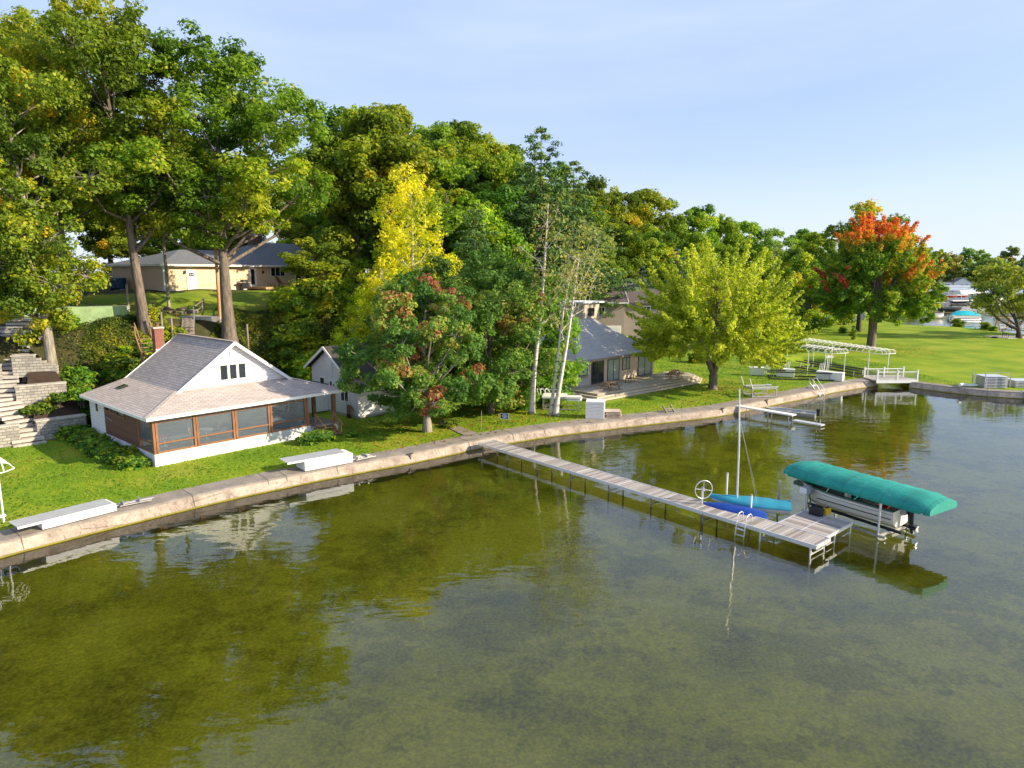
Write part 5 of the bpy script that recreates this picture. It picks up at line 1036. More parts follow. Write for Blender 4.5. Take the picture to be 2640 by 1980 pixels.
# small grey lift on wall, by lime maple
def small_lift(label, loc, rz, L, W_, h, m='galvanised', posts=True, bunks=True):
    t = thing('small_lift', label, 'boat lift', loc, rz, 'small lifts parked on the lawn')
    MB().bar((0, 0, h), (L, 0, h), .09).bar((0, W_, h), (L, W_, h), .09).bar((0, 0, h), (0, W_, h), .09).bar((L, 0, h), (L, W_, h), .09).build('top_frame', m, t)
    MB().bar((0, 0, .06), (L, 0, .06), .08).bar((0, W_, .06), (L, W_, .06), .08).bar((0, 0, .06), (0, W_, .06), .08).build('base_frame', m, t)
    for x, y in ((0, 0), (L, 0), (0, W_), (L, W_)): MB().bar((x, y, 0), (x, y, h+.05), .08).build('leg', m, t)
    [MB().bar((0, y, .1), (L*.6, y, h), .05).build('brace', m, t) for y in (0, W_)]
    if posts:
        for y in (0, W_): MB().bar((0, y, h), (-.35, y, h+.95), .12, .05).build('guide_board', 'white_paint', t)
    if bunks:
        for y in (.25, W_-.25): MB().bar((0, y, h+.1), (L+.3, y, h+.1), .14, .06).build('bunk', 'aluminium', t)
    return t
small_lift('bare grey metal lift with two leaning guide boards on the seawall', (21.9, 61.2, .66), R(8), 2.3, 1.7, .8)
t = small_lift('raised white topped lift between the birches and the deck', (2.6, 56.0, .62), R(-8), 3.0, 1.6, .95, 'galvanised', False, False)
MB().box(-.1, 1.9, -.1, 1.7, .98, 1.12).box(1.3, 3.15, -.1, .7, .98, 1.14).build('white_top', 'white_paint', t); MB().tube([(-.4, .2, 1.2), (-.6, .5, 1.6), (-.5, 1.4, 1.6), (-.3, 1.6, 1.2)], .03, 6).tube([(-.2, .2, 1.2), (-.3, .5, 1.6), (-.2, 1.4, 1.6), (0, 1.6, 1.2)], .03, 6).tube([(.2, .2, 1.2), (.1, .5, 1.6), (.2, 1.4, 1.6), (.4, 1.6, 1.2)], .03, 6).bar((-.6, .5, 1.6), (1.4, .4, 1.62), .04).build('hoops', 'white_paint', t)
MB().box(2.0, 3.2, -.05, 1.5, .78, .9).build('lower_tray', 'white_paint', t)
# stacks of dock sections
def stack(name, label, loc, rz, L, W_, n, th_, gap, m, group, slide=()):
    t = thing(name, label, 'dock sections', loc, rz, group)
    for i in range(n):
        o = slide[i] if i < len(slide) else 0
        g = MB(); z = i*(th_+gap); g.box(o, L+o, 0, W_, z, z+th_); g.build('dock_section', m, t)
        if gap > .02 and i < n-1: g = MB(); [g.box(o+L*q-.04, o+L*q+.04, .05, W_-.05, z+th_, z+th_+gap) for q in (.1, .5, .9)]; g.build('spacer', 'galvanised', t)
    return t
a1 = math.atan2(31.45-29.0, 2.0+.0)
stack('dock_section_stack', 'low white stack of dock panels at the left end of the seawall', (-20.9, 28.95, .66), math.atan2(2.4, 1.85), 3.1, 1.15, 1, .34, .0, 'white_paint', 'stacked white dock panels')
t = bpy.data.objects[-1] if False else None
def panel(label, loc, rz, L, W_): 
    o = thing('deck_sheet', label, 'deck sheet', loc, rz, 'loose top panels'); MB().box(0, L, 0, W_, 0, .035).build('sheet', 'aluminium', o); MB().box(0, L, -.02, 0, -.06, .035).build('edge', 'white_paint', o); return o
panel('grey top panel sliding off the left end of the low white stack', (-21.45, 28.2, 1.02), math.atan2(2.4, 1.85), 3.9, 1.15)
stack('dock_section_stack', 'thick white stack of dock panels beside the screened porch cottage', (-11.9, 37.95, .66), math.atan2(1.95, 2.35), 3.0, 1.25, 2, .27, .015, 'white_paint', 'stacked white dock panels')
panel('grey top panel sliding off the thick white stack', (-12.75, 37.5, 1.24), math.atan2(1.95, 2.35), 3.6, 1.25)
stack('dock_section_stack', 'tall stack of twelve white dock sections on the seawall', (5.75, 52.3, .66), R(-10), 1.45, 1.35, 12, .085, .028, 'white_paint', 'stacked dock sections on the seawall')
stack('dock_section_stack', 'short stack of tan dock sections next to the tall white stack', (7.35, 52.5, .66), R(-6), 1.2, 1.2, 5, .05, .06, 'cream_paint', 'stacked dock sections on the seawall', (0, .08, -.05, .04, -.06))
stack('dock_section_stack', 'grey rack of dock sections on the pale seawall at the right edge', (46.6, 66.4, .68), R(-3), 2.2, 1.8, 8, .06, .09, 'aluminium', 'dock sections at the right edge')
stack('dock_section_stack', 'second grey stack of dock sections cut by the right edge', (49.8, 66.6, .68), R(-3), 2.4, 1.8, 5, .06, .09, 'aluminium', 'dock sections at the right edge')
t = thing('storage_rack', 'dark post rack around the stacked grey sections at right', 'rack', (46.5, 66.3, .68), R(-3)); [MB().bar((x, y, 0), (x, y, 1.6), .06).build('post', 'galvanised', t) for x in (0, 2.4) for y in (-.05, 1.95)]; MB().bar((0, -.05, 1.55), (2.4, -.05, 1.55), .04).build('rail', 'galvanised', t)
t = thing('white_jug', 'white plastic drum lying on the right seawall', 'jug', (44.6, 67.1, .85), .3); MB().tube([(0, 0, 0), (.5, 0, 0)], .17, 12).build('body', 'white_paint', t); MB().tube([(.5, 0, 0), (.58, 0, 0)], .05, 8).build('cap', 'grey_plastic', t)
def pipes(name, label, loc, rz, n, L, m='galvanised'):
    t = thing(name, label, 'dock hardware', loc, rz, 'loose dock hardware'); q = random.Random(n)
    for i in range(n): y = i*.11; z = .05+.05*(i % 2); x = q.uniform(-.2, .2); MB().tube([(x, y, z), (x+L*q.uniform(.75, 1), y+q.uniform(-.1, .1), z+.02)], .03, 6).build('pipe', m, t)
    MB().box(.2, .28, -.05, n*.11, .1, .2).box(L*.6, L*.6+.08, -.05, n*.11, .12, .22).build('clamp', m, t); return t
pipes('dock_hardware', 'loose grey dock legs lying right of the low white stack', (-19.1, 31.75, .68), R(38), 5, 1.5); pipes('dock_hardware', 'tangle of dock legs lying right of the thick white stack', (-9.5, 39.95, .68), R(42), 6, 1.4)
pipes('dock_hardware', 'grey pontoon floats and legs lying on the right seawall', (45.2, 67.0, .72), R(-5), 7, 1.5, 'white_paint')
# small white dock with jon boat
t = thing('small_dock', 'narrow white dock from the seawall with a rowboat beside it', 'dock', (19.2, 58.3, 0), math.atan2(-4.05, 3.4))
MB().box(0, 5.6, -.35, .35, .5, .6).build('deck', 'white_paint', t); MB().box(5.6, 8.0, -.3, .3, .1, .18).build('low_section', 'aluminium', t)
for x in (1.5, 3.5, 5.3, 7.6): MB().tube([(x, -.3, -1.2), (x, -.3, .5)], .03, 6).tube([(x, .3, -1.2), (x, .3, .5)], .03, 6).build('leg', 'galvanised', t)
t = thing('rowboat', 'low grey aluminium rowboat moored behind the narrow white dock', 'boat', (25.3, 55.7, -.12), math.atan2(2.1, -3.7))
hr = hull(4.0, 1.3, .5, bow=.6, sheer=.1); h_ = MB(); h_.loft(hr, close=False, caps=False); h_.add(hr[0], [tuple(range(7))]); h_.build('hull', 'galvanised', t)
MB().loft([[(q[0][0], q[0][1]*.9, .18), (q[0][0], q[6][1]*.9, .18)] for q in hr], close=False, caps=False).build('floor', 'grey_plastic', t)
for x in (.8, 2.0): MB().box(x, x+.3, -.55, .55, .38, .43).build('bench', 'grey_wood', t)
g = MB(); g.tube([q[0] for q in hr], .03, 5); g.tube([q[6] for q in hr], .03, 5); g.build('rail', 'aluminium', t)
MB().box(-.3, -.05, -.15, .15, .3, .85).build('outboard_motor', 'black_plastic', t)
# wooden steps into the water
def wall_steps(label, x, y, rz, m, rail):
    t = thing('water_steps', label, 'steps', (x, y, 0), rz, 'steps into the lake')
    for y_ in (-.4, .4): MB().bar((-.1, y_, 1.15), (1.45, y_, -.45), .06, .14).build('stringer', m, t)
    for i in range(4): MB().box(.0+i*.33, .26+i*.33, -.38, .38, .88-i*.34, .93-i*.34).build('tread', m, t)
    if rail:
        for y_ in (-.42, .42): MB().tube([(-.1, y_, .6), (-.1, y_, 1.6), (.2, y_, 1.55), (1.1, y_, .5), (1.1, y_, -.4)], .025, 6).build('handrail', 'white_paint', t)
wall_steps('grey wooden steps leaning from the seawall into the water', 12.75, 55.05, R(-62), 'grey_wood', False); wall_steps('white steps with handrails in front of the canopy frames', 29.7, 66.6, R(-52), 'white_paint', True)
for i, (x, y, lb) in enumerate(((5.9, 50.95, 'dark iron bracket on the seawall under the tall white stack'), (10.9, 53.7, 'small iron bracket on the seawall left of the water steps') , (17.8, 56.4, 'small iron bracket on the seawall near the narrow white dock'), (23.0, 60.3, 'dark fender on the seawall below the bare grey lift'), (-6.4, 41.9, 'rusty bracket on the seawall left of the main dock'))):
    t = thing('wall_bracket', lb, 'bracket', (x, y, .1), R(40), 'brackets on the seawall'); MB().bar((0, 0, -.2), (0, .1, .5), .1, .06).bar((-.2, .1, .5), (.2, .1, .5), .08).build('iron', 'dark_steel', t)
# blue lawn sign
t = prop('lawn_sign', 'small blue and white lawn sign on the grass by the seawall', 'sign', -.56, 50.5, None, R(-25))
MB().box(-.34, .34, -.012, .012, .38, .82).build('board', 'sign_blue', t); g = MB()
MB().box(-.345, .345, -.02, -.013, .79, .825).box(-.345, .345, -.02, -.013, .375, .405).box(-.345, -.315, -.02, -.013, .405, .79).box(.315, .345, -.02, -.013, .405, .79).build('border', 'white_paint', t)
for i, (x0, x1, z) in enumerate(((-.14, .16, .70), (-.22, .22, .62), (-.17, .17, .54), (-.1, .12, .47))):
    g = MB(); x = x0; q = random.Random(i)
    while x < x1: w_ = q.uniform(.03, .06); g.box(x, x+w_, -.02, -.013, z-.03, z+.03); x += w_+.015
    g.build('lettering', 'white_paint', t)
for x in (-.2, .2): MB().tube([(x, 0, 0), (x, 0, .4)], .008, 5).build('stake', 'galvanised', t)
t = prop('thin_pole', 'thin pale pole standing in the grass left of the lawn sign', 'pole', -2.2, 48.2); MB().tube([(0, 0, 0), (0, 0, 1.5)], .015, 6).build('rod', 'galvanised', t)
# path
PA = [(-5.75, 50.9), (-5.15, 51.2), (-2.35, 47.25), (-3.35, 46.6)]
b = MB(); b.add([(x, y, gz(x, y)+.05) for x, y in PA], [(0, 3, 2, 1)]); b.build('path', 'concrete', kind='structure')
# retaining walls with stepped ends and stone steps
def ret_wall(label, a, c, z0, z1, th_=.6, steps=0, side=1, group='block retaining walls'):
    L = math.dist(a, c); t = thing('retaining_wall', label, 'retaining wall', (a[0], a[1], z0), math.atan2(c[1]-a[1], c[0]-a[0]), group); g = MB(); h = z1-z0
    if steps:
        n = steps; core = L*.5
        g.box(0, core, 0, th_, -.35, h)
        for i in range(n): x0 = core+(L-core)*i/n; g.box(x0, core+(L-core)*(i+1)/n, .0, th_, -.6, h-(i+1)*.2)
    else: g.box(0, L, 0, th_, -.35, h)
    g.build('blocks', 'stone_block', t); MB().box(-.04, L*(.5 if steps else 1)+.04, -.05, th_+.04, h, h+.09).build('cap', 'stone_slab', t); 
    g = MB(); g.box(0, th_, th_, 2.2, -.8, h-.02) if side else None
    if side: g.build('return', 'stone_block', t)
    return t
ret_wall('left block retaining wall at the lawn beside the stone steps', (-35.0, 41.9), (-32.6, 44.1), .62, 1.95)
ret_wall('wide block retaining wall at the lawn right of the stone steps', (-32.15, 45.1), (-30.1, 47.2), .62, 1.95)
ret_wall('second tier block retaining wall above the lawn', (-34.5, 46.7), (-32.1, 48.5), 3.05, 4.05)
ret_wall('third tier block wall with stepped end below the leaning oak', (-35.7, 48.3), (-33.2, 49.3), 4.85, 6.0, steps=4)
ret_wall('top tier pale block wall by the yellow flowers', (-39.3, 52.4), (-36.6, 53.2), 6.3, 7.7, steps=3)
ret_wall('left third tier block wall cut by the picture edge', (-37.6, 47.0), (-36.2, 47.9), 4.2, 5.4, side=0)
mb_ = MB()
for rows_ in ([((-32.5, 45.2, 1.8), (-33.4, 47.1, 3.0)), ((-31.7, 46.0, 1.84), (-32.3, 48.3, 3.05)), ((-30.6, 47.4, 1.8), (-31.7, 48.9, 2.7))],
              [((-34.2, 47.4, 3.9), (-34.8, 48.6, 4.85)), ((-32.5, 48.9, 3.9), (-33.3, 49.3, 4.85))]):
    for a_, c_ in zip(rows_, rows_[1:]):
        for i in range(4):
            f0, f1 = i/4, (i+1)/4; L_ = lambda p_, q_, f: tuple(p_[j]+(q_[j]-p_[j])*f for j in range(3))
            mb_.add([L_(a_[0], a_[1], f0), L_(c_[0], c_[1], f0), L_(c_[0], c_[1], f1), L_(a_[0], a_[1], f1)], [(0, 1, 2, 3)])
mb_.build('mulch_bed', 'mulch_and_gap_shade', kind='structure')
st = thing('stone_steps', 'curving flight of rough limestone slab steps climbing the left bank', 'steps', (-32.4, 44.4, .6), 0)
q = random.Random(9); path = [(-32.2, 44.3), (-33.2, 45.3), (-34.4, 46.0), (-35.5, 46.7), (-36.2, 48.0), (-36.6, 49.6), (-37.4, 51.2), (-38.4, 52.6), (-38.8, 54.2)]
n = 30
for i in range(n):
    t_ = i/(n-1)*(len(path)-1); j = min(int(t_), len(path)-2); f = t_-j; x = path[j][0]*(1-f)+path[j+1][0]*f; y = path[j][1]*(1-f)+path[j+1][1]*f; z = .72+i*.262
    dx, dy = path[j+1][0]-path[j][0], path[j+1][1]-path[j][1]; l = math.hypot(dx, dy); dx, dy = dx/l, dy/l; w_ = q.uniform(.75, 1.0)
    g = MB(.6); pts_ = []
    for a_, b_ in ((-.3, -w_), (-.33, 0), (-.3, w_), (.3, w_*.95), (.3, -w_*.95)): a_ += q.uniform(-.05, .05); b_ += q.uniform(-.08, .08); pts_.append((x+dx*a_-dy*b_+32.4, y+dy*a_+dx*b_-44.4))
    g.prism(pts_[::-1], z-.19, z+q.uniform(-.02, .02));  g.build('slab', 'stone_slab', st)
    g = MB(.6); g.prism([((p_[0]-(x+32.4))*.85+x+32.4+dx*.08, (p_[1]-(y-44.4))*.9+y-44.4+dy*.08) for p_ in pts_[::-1]], z-.7, z-.19); g.build('gap_shade_riser', 'mulch_and_gap_shade', st)  # dark block below each slab imitates the shadow between the slabs
for i, (x, y, h) in enumerate(((-33.4, 46.0, .5), (-32.6, 46.6, .7), (-32.0, 47.3, .6), (-33.6, 47.0, .5), (-31.3, 48.4, .6), (-34.2, 48.0, .5), (-34.0, 50.2, 1.0), (-31.2, 49.6, .9), (-35.4, 43.2, .6), (-34.6, 43.8, .5), (-37.2, 52.4, .6), (-36.0, 55.4, 1.1), (-31.4, 48.9, .9), (-31.0, 48.2, .8), (-32.0, 49.6, 1.0), (-32.6, 50.2, 1.1), (-31.6, 50.2, 1.0), (-30.6, 47.9, .7), (-33.4, 48.5, .6), (-32.6, 50.9, 1.2))):
    puts(sh2[i % 2], 'garden_shrub', 'small planted shrub in a mulched terrace between the retaining walls', x, y, h, 'shrubs between the retaining walls', 'shrub', z=(2.3 if y < 47.2 and y > 45.5 else (3.0 if y < 48.6 and y > 45.5 else None)), sx=1.3)
# hedge bed along the cottage
for i in range(30):
    t_ = i/29; x = -31.2+t_*9.5+r.uniform(-.4, .4)-.45; y = 47.9-t_*9.0+r.uniform(-.3, .3)-.35
    puts(sh2[i % 2], 'border_plant', 'leafy green plant in the front half of the border beside the brown cottage wall' if t_ > .5 else 'leafy green plant in the rear half of the border beside the white cottage wall', x, y, r.uniform(.45, .85), 'border plants beside the cottage', 'plant', sx=1.5)
for i, (x, y, h, lb) in enumerate(((-13.6, 44.6, .7, 'hosta clump left of the porch steps'), (-12.6, 45.6, .6, 'hosta clump right at the porch steps'), (-13.1, 44.9, .75, 'hosta clump nearest the lawn by the porch steps'), (-11.2, 46.5, .4, 'small hosta beyond the porch steps'), (-4.6, 49.5, .5, 'yellow leaved plant at the foot of the front maple'))):
    puts(sh2[i % 2], 'hosta', lb, x, y, h, None, 'plant', sx=1.5)
# hilltop pieces
t = thing('green_retaining_wall', 'pale green painted concrete wall at the top of the bank', 'wall', (-38.9, 54.6, 7.9), math.atan2(2.9, 6.6)); MB().box(0, 7.2, 0, .3, -.5, 1.25).build('face', 'green_wall', t); MB().box(0, 7.2, .3, 2.6, .9, 1.18).build('slab', 'pale_concrete', t)
b = MB(); z_ = gz(-28.6, 61.2)+.15
lp = thing('concrete_landing', 'worn concrete landing at the top of the hillside stairs', 'landing', (-31.2, 60.6, z_), R(4)); MB().box(-.3, 5.2, 0, 3.4, -.5, .06).build('slab', 'pale_concrete', lp)
hs = thing('concrete_stairs', 'narrow concrete stairs coming down from the landing', 'steps', (-28.6, 60.5, z_), R(-68))
for i in range(10): zs_ = min(0, gz(-28.6+.375*i*.4, 60.5-.927*i*.4)+.14-z_); MB().box(i*.4, i*.4+.42, -.5, .5, zs_-.22, zs_).build('step', 'concrete', hs)
def handrail(name, label, pts, h, m, r_=.04, mid=True, group='handrails on the hill', posts=None):
    t = thing(name, label, 'handrail', pts[0], 0, group); o = Vector(pts[0]); P_ = [Vector(p)-o for p in pts]
    for p in P_: MB().bar(p+Vector((0, 0, -.3)), p+Vector((0, 0, h)), r_*2).build('post', m, t)
    for q_ in (1.0, .5) if mid else (1.0,): [MB().bar(a_+Vector((0, 0, h*q_)), c_+Vector((0, 0, h*q_)), r_*1.6).build('rail', m, t) for a_, c_ in zip(P_, P_[1:])]
    return t
def gp(x, y, dz=0): return (x, y, gz(x, y)+dz)
handrail('handrail', 'grey wooden handrail climbing above the concrete landing', [gp(-28.6, 61.5), gp(-28.9, 64), gp(-29.6, 66)], 1.0, 'grey_wood')
handrail('handrail', 'metal pipe handrail right of the concrete landing', [gp(-26.2, 61.6), gp(-27.0, 64), gp(-28.2, 66)], 1.0, 'dark_steel', .03)
handrail('handrail', 'dark pipe railing along the yard left of the leaning oak trunk', [gp(-38.5, 60), gp(-35.3, 59.5), gp(-32.6, 59.4), gp(-31.4, 60)], 1.0, 'dark_steel', .03)
handrail('handrail', 'low grey rail in front of the concrete landing', [(-31.4, 60.2, 8), (-29.6, 60.4, 8)], .6, 'rusty_steel', .03)
handrail('handrail', 'pipe rail beside the narrow concrete stairs', [(-27.9, 60.2, 7.9), (-26.9, 57.6, 6.4)], .8, 'galvanised', .025)
handrail('handrail', 'wooden guard rail behind the cottage ridge', [gp(-27.6, 55.6, .3), gp(-24.8, 55.8, .6)], 1.0, 'fresh_wood', .04)
for x, y, h, lb in ((-28.8, 56.2, 3.0, 'tall grey post left of the wooden guard rail'), (-28.2, 56.6, 2.6, 'second grey post by the wooden guard rail'), (-23.4, 60.3, 2.6, 'lone wooden post right of the tallest oak'), (-33.7, 60.3, 2.6, 'wooden post beside the dark pipe railing')):
    t = prop('wooden_post', lb, 'post', x, y, None, 0, 'wooden posts on the hill'); MB().tube([(0, 0, -.3), (0, 0, h)], .09, 8).build('shaft', 'grey_wood', t); MB().tube([(0, 0, h), (0, 0, h+.05)], .1, 8).build('cap', 'grey_wood', t)
ws = thing('wooden_stairs', 'brown wooden stairs behind the brick chimney', 'steps', (-26.7, 50.7, 4.5), R(133))
for i in range(9): MB().box(i*.28, i*.28+.3, -.5, .5, i*.3-.04, i*.3).build('tread', 'cedar', ws)
for y_ in (-.55, .55): MB().bar((0, y_, -.1), (2.6, y_, 2.6), .06, .22).bar((1.4, y_, -2.5), (1.4, y_, 1.3), .1).bar((.1, y_, -3.5), (.1, y_, 0), .1).build('stringer', 'cedar', ws); MB().bar((0, y_, .9), (2.6, y_, 3.6), .05, .1).bar((0, y_, 0), (0, y_, .95), .08).bar((2.6, y_, 2.6), (2.6, y_, 3.6), .08).bar((1.3, y_, 1.3), (1.3, y_, 2.2), .06).build('handrail', 'cedar', ws)
# utility poles and wires
poles = []
for x, y, h, lb, m in ((-32.2, 64.4, 7.6, 'grey utility pole in front of the tan house garage wall', 'bark_light'), (-26.1, 61.2, 8.6, 'tan wooden pole left of the tallest oak trunk', 'fresh_wood')):
    t = prop('utility_pole', lb, 'pole', x, y, None, 0); MB().tube([(0, 0, -.3), (0, 0, h)], [.16, .12], 10).build('shaft', m, t); poles.append((x, y, gz(x, y)+h))
    g = MB(); g.bar((-.5, 0, h-.4), (.5, 0, h-.4), .09); g.build('crossarm', 'grey_wood', t); [MB().tube([(q_, 0, h-.35), (q_, 0, h-.2)], .04, 6).build('insulator', 'white_paint', t) for q_ in (-.45, .45)]
def wire(lb, a_, c_, sag):
    o = Vector(a_); P_ = [Vector(a_).lerp(Vector(c_), i/12)-o-Vector((0, 0, sag*4*(i/12)*(1-i/12))) for i in range(13)]; t = thing('overhead_wire', lb, 'wire', a_, 0, 'overhead wires'); MB().tube(P_, .018, 4).build('cable', 'dark_steel', t)
wire('overhead wire from the grey utility pole toward the left', poles[0], (-56, 70, 18.5), .5); wire('overhead wire between the two utility poles', poles[0], poles[1], .2)
wire('overhead wire crossing in front of the hip roof', poles[1], tp(20, 0, 13.2), .4); wire('pale overhead wire running past the hilltop chimney', tp(11, 6, 17.8), tp(30, 2, 16.0), .4)
# bins, boat under cover, firewood, stump, yellow stakes
for i in range(2):
    x, y, _ = tp(-.9-.05*i, 7.6-i*1.0, 0); t = thing('wheelie_bin', ('teal blue wheelie bin, left of the pair by the tan house', 'dark blue wheelie bin, right of the pair by the tan house')[i], 'bin', (x, y, gz(x, y)), R(57), 'bins by the tan house')
    MB().loft([[(-.3, -.3, .1), (.3, -.3, .1), (.3, .3, .1), (-.3, .3, .1)], [(-.4, -.4, 1.2), (.4, -.4, 1.2), (.4, .4, 1.2), (-.4, .4, 1.2)]]).build('body', 'blue_plastic', t); MB().loft([[(-.43, -.43, 1.2), (.43, -.43, 1.2), (.43, .43, 1.2), (-.43, .43, 1.2)], [(-.35, -.35, 1.32), (.35, -.35, 1.32), (.35, .35, 1.32), (-.35, .35, 1.32)]]).build('lid', 'blue_plastic', t)
    for y_ in (-.25, .25): MB().tube([(-.42, y_-.03, .12), (-.42, y_+.03, .12)], .13, 10).build('wheel', 'black_plastic', t)
t = thing('wake_boat', 'dark wake boat with a white tower parked on a trailer at the hilltop', 'boat', (-51.5, 80.5, 9.9), R(10))
hr = hull(6, 2.3, 1.1, bow=.5); hr = [[(a_, b_, c_+.7) for a_, b_, c_ in q_] for q_ in hr]; g = MB(); g.loft(hr, close=False, caps=False); g.add(hr[0], [tuple(range(7))]); g.add([hr[0][0], hr[0][6], hr[-1][6], hr[-1][0]], [(0, 1, 2, 3)]); g.build('hull', 'dark_fabric', t)
for x in (1.8, 2.8): MB().tube([(x, -1.1, 1.7), (x+.2, -1.0, 3.1), (x+.3, -.6, 3.5), (x+.3, .6, 3.5), (x+.2, 1.0, 3.1), (x, 1.1, 1.7)], .07, 8).build('tower', 'white_paint', t)
MB().box(-.5, 5, -.9, .9, .45, .6).build('trailer', 'galvanised', t); [MB().tube([(1.6, y_-.12, .35), (1.6, y_+.12, .35)], .35, 14).build('wheel', 'black_plastic', t) for y_ in (-1.1, 1.1)]
t = prop('cable_spool', 'white rounded spool standing beside the wake boat', 'spool', -47.6, 77.8, None, .5); MB().tube([(-.12, 0, .75), (.12, 0, .75)], .75, 20).build('disc', 'white_paint', t); MB().tube([(-.25, 0, .75), (.25, 0, .75)], .2, 12).build('hub', 'galvanised', t)
t = prop('log_pile', 'pile of dark firewood logs on the hilltop lawn', 'firewood', -30.6, 61.7, None, .4); q = random.Random(4)
for i in range(46): x = q.uniform(-1.9, 1.9); z_ = q.uniform(.05, .7-.25*abs(x)); a_ = q.uniform(-.5, .5); y_ = q.uniform(-.5, .5); MB().tube([(x-.3, y_-.3*a_, z_), (x+.3, y_+.3*a_, z_+q.uniform(-.1, .1))], q.uniform(.06, .11), 6).build('log', 'bark' if i % 3 else 'bark_light', t)
t = prop('tree_stump', 'upright dark tree stump beside the leaning oak', 'stump', -33.6, 62.2); MB().tube([(0, 0, -.2), (0, 0, .5), (.03, 0, 1.0)], [.36, .3, .3], 12).build('wood', 'bark', t); MB().tube([(.03, 0, 1.0), (.03, 0, 1.01)], .27, 12).build('cut_face', 'fresh_wood', t)
for i in range(2):
    x, y, _ = tp(-1.3, 3.6-i*.9, 0); t = thing('yellow_stake', ('taller bright yellow stake leaning by the garage wall', 'shorter dull yellow stake by the garage wall')[i], 'stake', (x, y, gz(x, y)), 0, 'yellow stakes'); MB().tube([(0, 0, 0), (.1, 0, 2.7-i*.4)], .035, 6).build('rod', 'yellow_paint', t)
# right lawn far corner
t = prop('stone_terrace', 'pale paved seating terrace at the right edge of the lawn', 'terrace', 86.5, 118.5, None, .3); MB().box(-2.2, 4, -1.5, 3, -.2, .1).build('slab', 'pale_concrete', t)
def adirondack(x, y, rz, lb):
    t = prop('garden_chair', lb, 'chair', x, y, gz(x, y)+.12, rz, 'garden chairs on the terrace'); MB().box(-.3, .3, -.3, .3, .3, .35).build('seat', 'dark_fabric', t); MB().bar((0, .3, .3), (0, .6, 1.1), .55, .05).build('backrest', 'dark_fabric', t)
    for a_ in (-.32, .32): MB().box(a_-.04, a_+.04, -.35, .4, .55, .6).bar((a_, -.3, 0), (a_, -.3, .55), .06).bar((a_, .3, 0), (a_, .3, .55), .06).build('armrest', 'dark_fabric', t)
adirondack(86.4, 119.3, .5, 'dark garden chair at the left end of the pale terrace'); adirondack(88.3, 118.8, -.4, 'dark garden chair nearest the willow trunk')
t = prop('wooden_swing_frame', 'reddish brown timber swing frame by the water behind the terrace', 'swing frame', 96.5, 134.2, .65, .2)
for x in (-1.4, 1.4): MB().bar((x, -.7, 0), (x, 0, 2.4), .16).bar((x, .7, 0), (x, 0, 2.4), .16).build('leg', 'cedar', t)
MB().bar((-1.6, 0, 2.4), (1.6, 0, 2.4), .16).build('beam', 'cedar', t); MB().box(-.8, .8, -.25, .25, .5, .56).bar((-.8, .25, .56), (-.8, .3, 1.0), .05).bar((.8, .25, .56), (.8, .3, 1.0), .05).bar((-.8, .3, 1.0), (.8, .3, 1.0), .08).build('swing_seat', 'white_paint', t)
t = prop('black_tire', 'black tyre lying on the lawn near the willow', 'tyre', 83.4, 117.6); MB().ring((0, 0, .12), (0, 0, 1), .42, .14, 18).build('rubber', 'black_plastic', t)
for x, y, h, lb, m_ in ((94.3, 144.5, 1.9, 'round dark bush at the far edge of the lawn', sh1[0]), (93.4, 132.5, 1.0, 'low yellow flower bed by the lawn corner', sh1[1]), (94.3, 136, 1.5, 'round green bush by the lawn corner', sh1[2]), (62, 128, 1.2, 'low bush beneath the tall tree at the back of the lawn', sh1[0]), (23.5, 86, 1.6, 'dark maroon bush behind the lime green maple', sh1[1]), (13, 84, 3.6, 'dark green bush against the taupe house wall', sh1[2])):
    puts(m_, 'bush', lb, x, y, h, None, 'shrub', sx=1.2)
# boats and docks in the bay
def far_dock(lb, a_, c_, w_=1.3, z=.5, m='cedar'):
    t = thing('bay_dock', lb, 'dock', (a_[0], a_[1], 0), math.atan2(c_[1]-a_[1], c_[0]-a_[0]), 'docks in the bay'); L = math.dist(a_, c_); MB().box(0, L, -w_/2, w_/2, z-.15, z).build('deck', m, t); g = MB(); i = 0
    while i*4 < L: g.tube([(i*4, -w_/2, -1), (i*4, -w_/2, z+.5)], .08, 5); g.tube([(i*4, w_/2, -1), (i*4, w_/2, z)], .08, 5); i += 1
    g.build('piles', 'white_paint', t); return t
far_dock('reddish wooden dock behind the turquoise covered pontoon boat', (112, 200), (150, 187)); far_dock('white dock in front of the red boat', (160, 290), (205, 284), m='white_paint'); far_dock('white dock between the dark boat and the red boat', (140, 262), (190, 255), m='white_paint'); far_dock('far white dock below the white house', (215, 380), (290, 372), m='white_paint'); far_dock('low dock edge at the near side of the bay', (97, 150), (112, 141), z=.35, m='pale_concrete')
t = thing('pontoon_boat', 'pontoon boat under a turquoise cover in the bay', 'boat', (109.8, 171.5, 0), R(-1))
for y in (-1, 1): MB().tube([(-.3, y, .15), (6.4, y, .15), (7, y, .3)], [.33, .33, .1], 10).build('pontoon', 'aluminium', t)
MB().box(0, 6.8, -1.3, 1.3, .5, .6).build('deck', 'grey_plastic', t); MB().box(0, 6.8, -1.32, -1.24, .6, 1.25).box(0, 6.8, 1.24, 1.32, .6, 1.25).box(0, .06, -1.24, 1.24, .6, 1.25).box(6.74, 6.8, -1.24, 1.24, .6, 1.25).build('fence', 'hull_white', t)
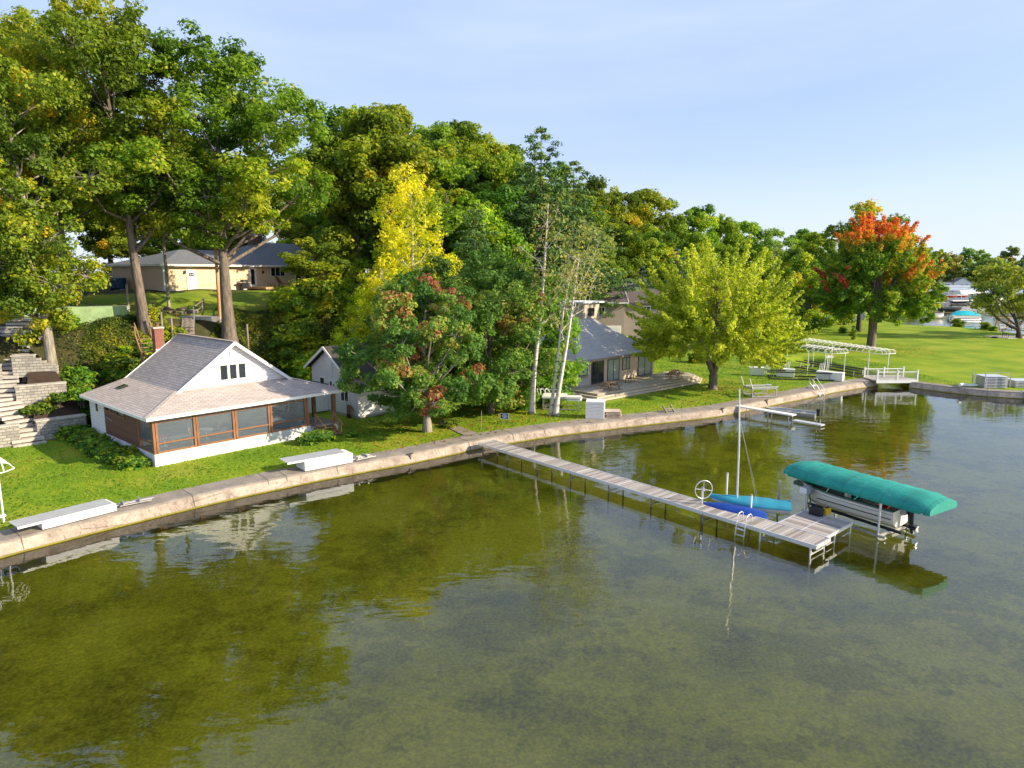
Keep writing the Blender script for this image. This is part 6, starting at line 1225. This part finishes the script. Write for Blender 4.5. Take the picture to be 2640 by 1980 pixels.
MB().loft([[(-.1, -1.4, 1.15), (-.1, -.6, 1.2), (-.1, .6, 1.2), (-.1, 1.4, 1.15)], [(1.6, -1.4, 1.25), (1.8, -.5, 2.3), (1.8, .5, 2.3), (1.6, 1.4, 1.25)], [(5, -1.4, 1.25), (4.6, -.5, 2.25), (4.6, .5, 2.25), (5, 1.4, 1.25)], [(6.9, -1.4, 1.15), (6.9, -.6, 1.5), (6.9, .6, 1.5), (6.9, 1.4, 1.15)]], close=False).build('cover', 'turquoise_canvas', t); MB().box(7.0, 7.5, -.2, .2, -.1, 1.1).build('outboard_motor', 'black_plastic', t)
def far_boat(lb, x, y, rz, m, L=6.5, c_=None, zz=.0, group='boats in the bay'):
    t = thing('bay_boat', lb, 'boat', (x, y, zz), rz, group); hr = hull(L, 2.3, .9, bow=.5, n=9); g = MB(); g.loft(hr, close=False, caps=False); g.add(hr[0], [tuple(range(7))]); g.build('hull', m, t)
    g = MB(); g.loft([[(q_[0][0], q_[0][1], q_[0][2]+.02), (q_[0][0], q_[0][1]*.4, q_[0][2]+.35), (q_[0][0], q_[6][1]*.4, q_[0][2]+.35), (q_[0][0], q_[6][1], q_[0][2]+.02)] for q_ in hr], close=False); g.build('deck_cover', c_ or m, t); return t
far_boat('dark covered boat behind the turquoise pontoon boat', 130.5, 209, 0, 'dark_fabric', 6.5, 'dark_fabric'); far_boat('red hulled boat on a lift in the bay', 188, 303, .05, 'red_paint', 8.5, 'grey_plastic', .6); far_boat('second red boat beside the red hulled boat', 197, 306, .05, 'red_paint', 6, 'hull_white', .6)
far_boat('white boat right of the red boats', 190, 278, .1, 'hull_white', 9, 'hull_white', .1); far_boat('low grey boat at the near left of the bay', 106, 177, .1, 'hull_white', 6, 'grey_plastic', 0, ); far_boat('dark lower boat between two white docks', 165, 258, 0, 'dark_fabric', 8, 'hull_white', .1)
def far_canopy(lb, x, y, L, m):
    t = thing('bay_lift_canopy', lb, 'boat lift', (x, y, 0), .03, 'canopied lifts in the bay'); MB().loft([[(x_, -1.8, 3.0), (x_, -1.7, 3.7), (x_, -.8, 4.3), (x_, .8, 4.3), (x_, 1.7, 3.7), (x_, 1.8, 3.0)] for x_ in (0, L*.5, L)], close=False).build('canopy', m, t)
    for a_ in (.5, L-.5):
        for y_ in (-1.6, 1.6): MB().tube([(a_, y_, -1), (a_, y_, 3.3)], .08, 6).build('post', 'white_paint', t)
MT['far_canvas'] = mat('far_canvas', (.30, .36, .44), .6)
far_canopy('grey blue canopied lift above the red boats', 206, 332, 13, 'far_canvas'); far_canopy('farther grey blue canopied lift in front of the white house', 246, 394, 15, 'far_canvas'); far_canopy('pale canopied lift right of the red boats', 184, 284, 11, 'white_paint')
t = thing('hoist_wheel', 'white lift wheel on a post at the far edge of the lawn', 'wheel', (96.6, 150, .2), 0); MB().ring((0, 0, 1.6), (0, 1, 0), .75, .06, 20).build('rim', 'white_paint', t); MB().tube([(0, .1, -.3), (0, .1, 1.6)], .07, 6).build('post', 'white_paint', t); MB().bar((-.75, 0, 1.6), (.75, 0, 1.6), .05).bar((0, 0, .85), (0, 0, 2.35), .05).build('spokes', 'white_paint', t)
t = thing('shore_rail', 'low white rail along the far edge of the lawn', 'rail', (97.3, 147.5, .5), math.atan2(-11, 4)); MB().tube([(0, 0, .6), (11, 0, .6)], .05, 6).build('top_rail', 'white_paint', t); [MB().tube([(i*2.7, 0, -.3), (i*2.7, 0, .6)], .05, 6).build('post', 'white_paint', t) for i in range(5)]
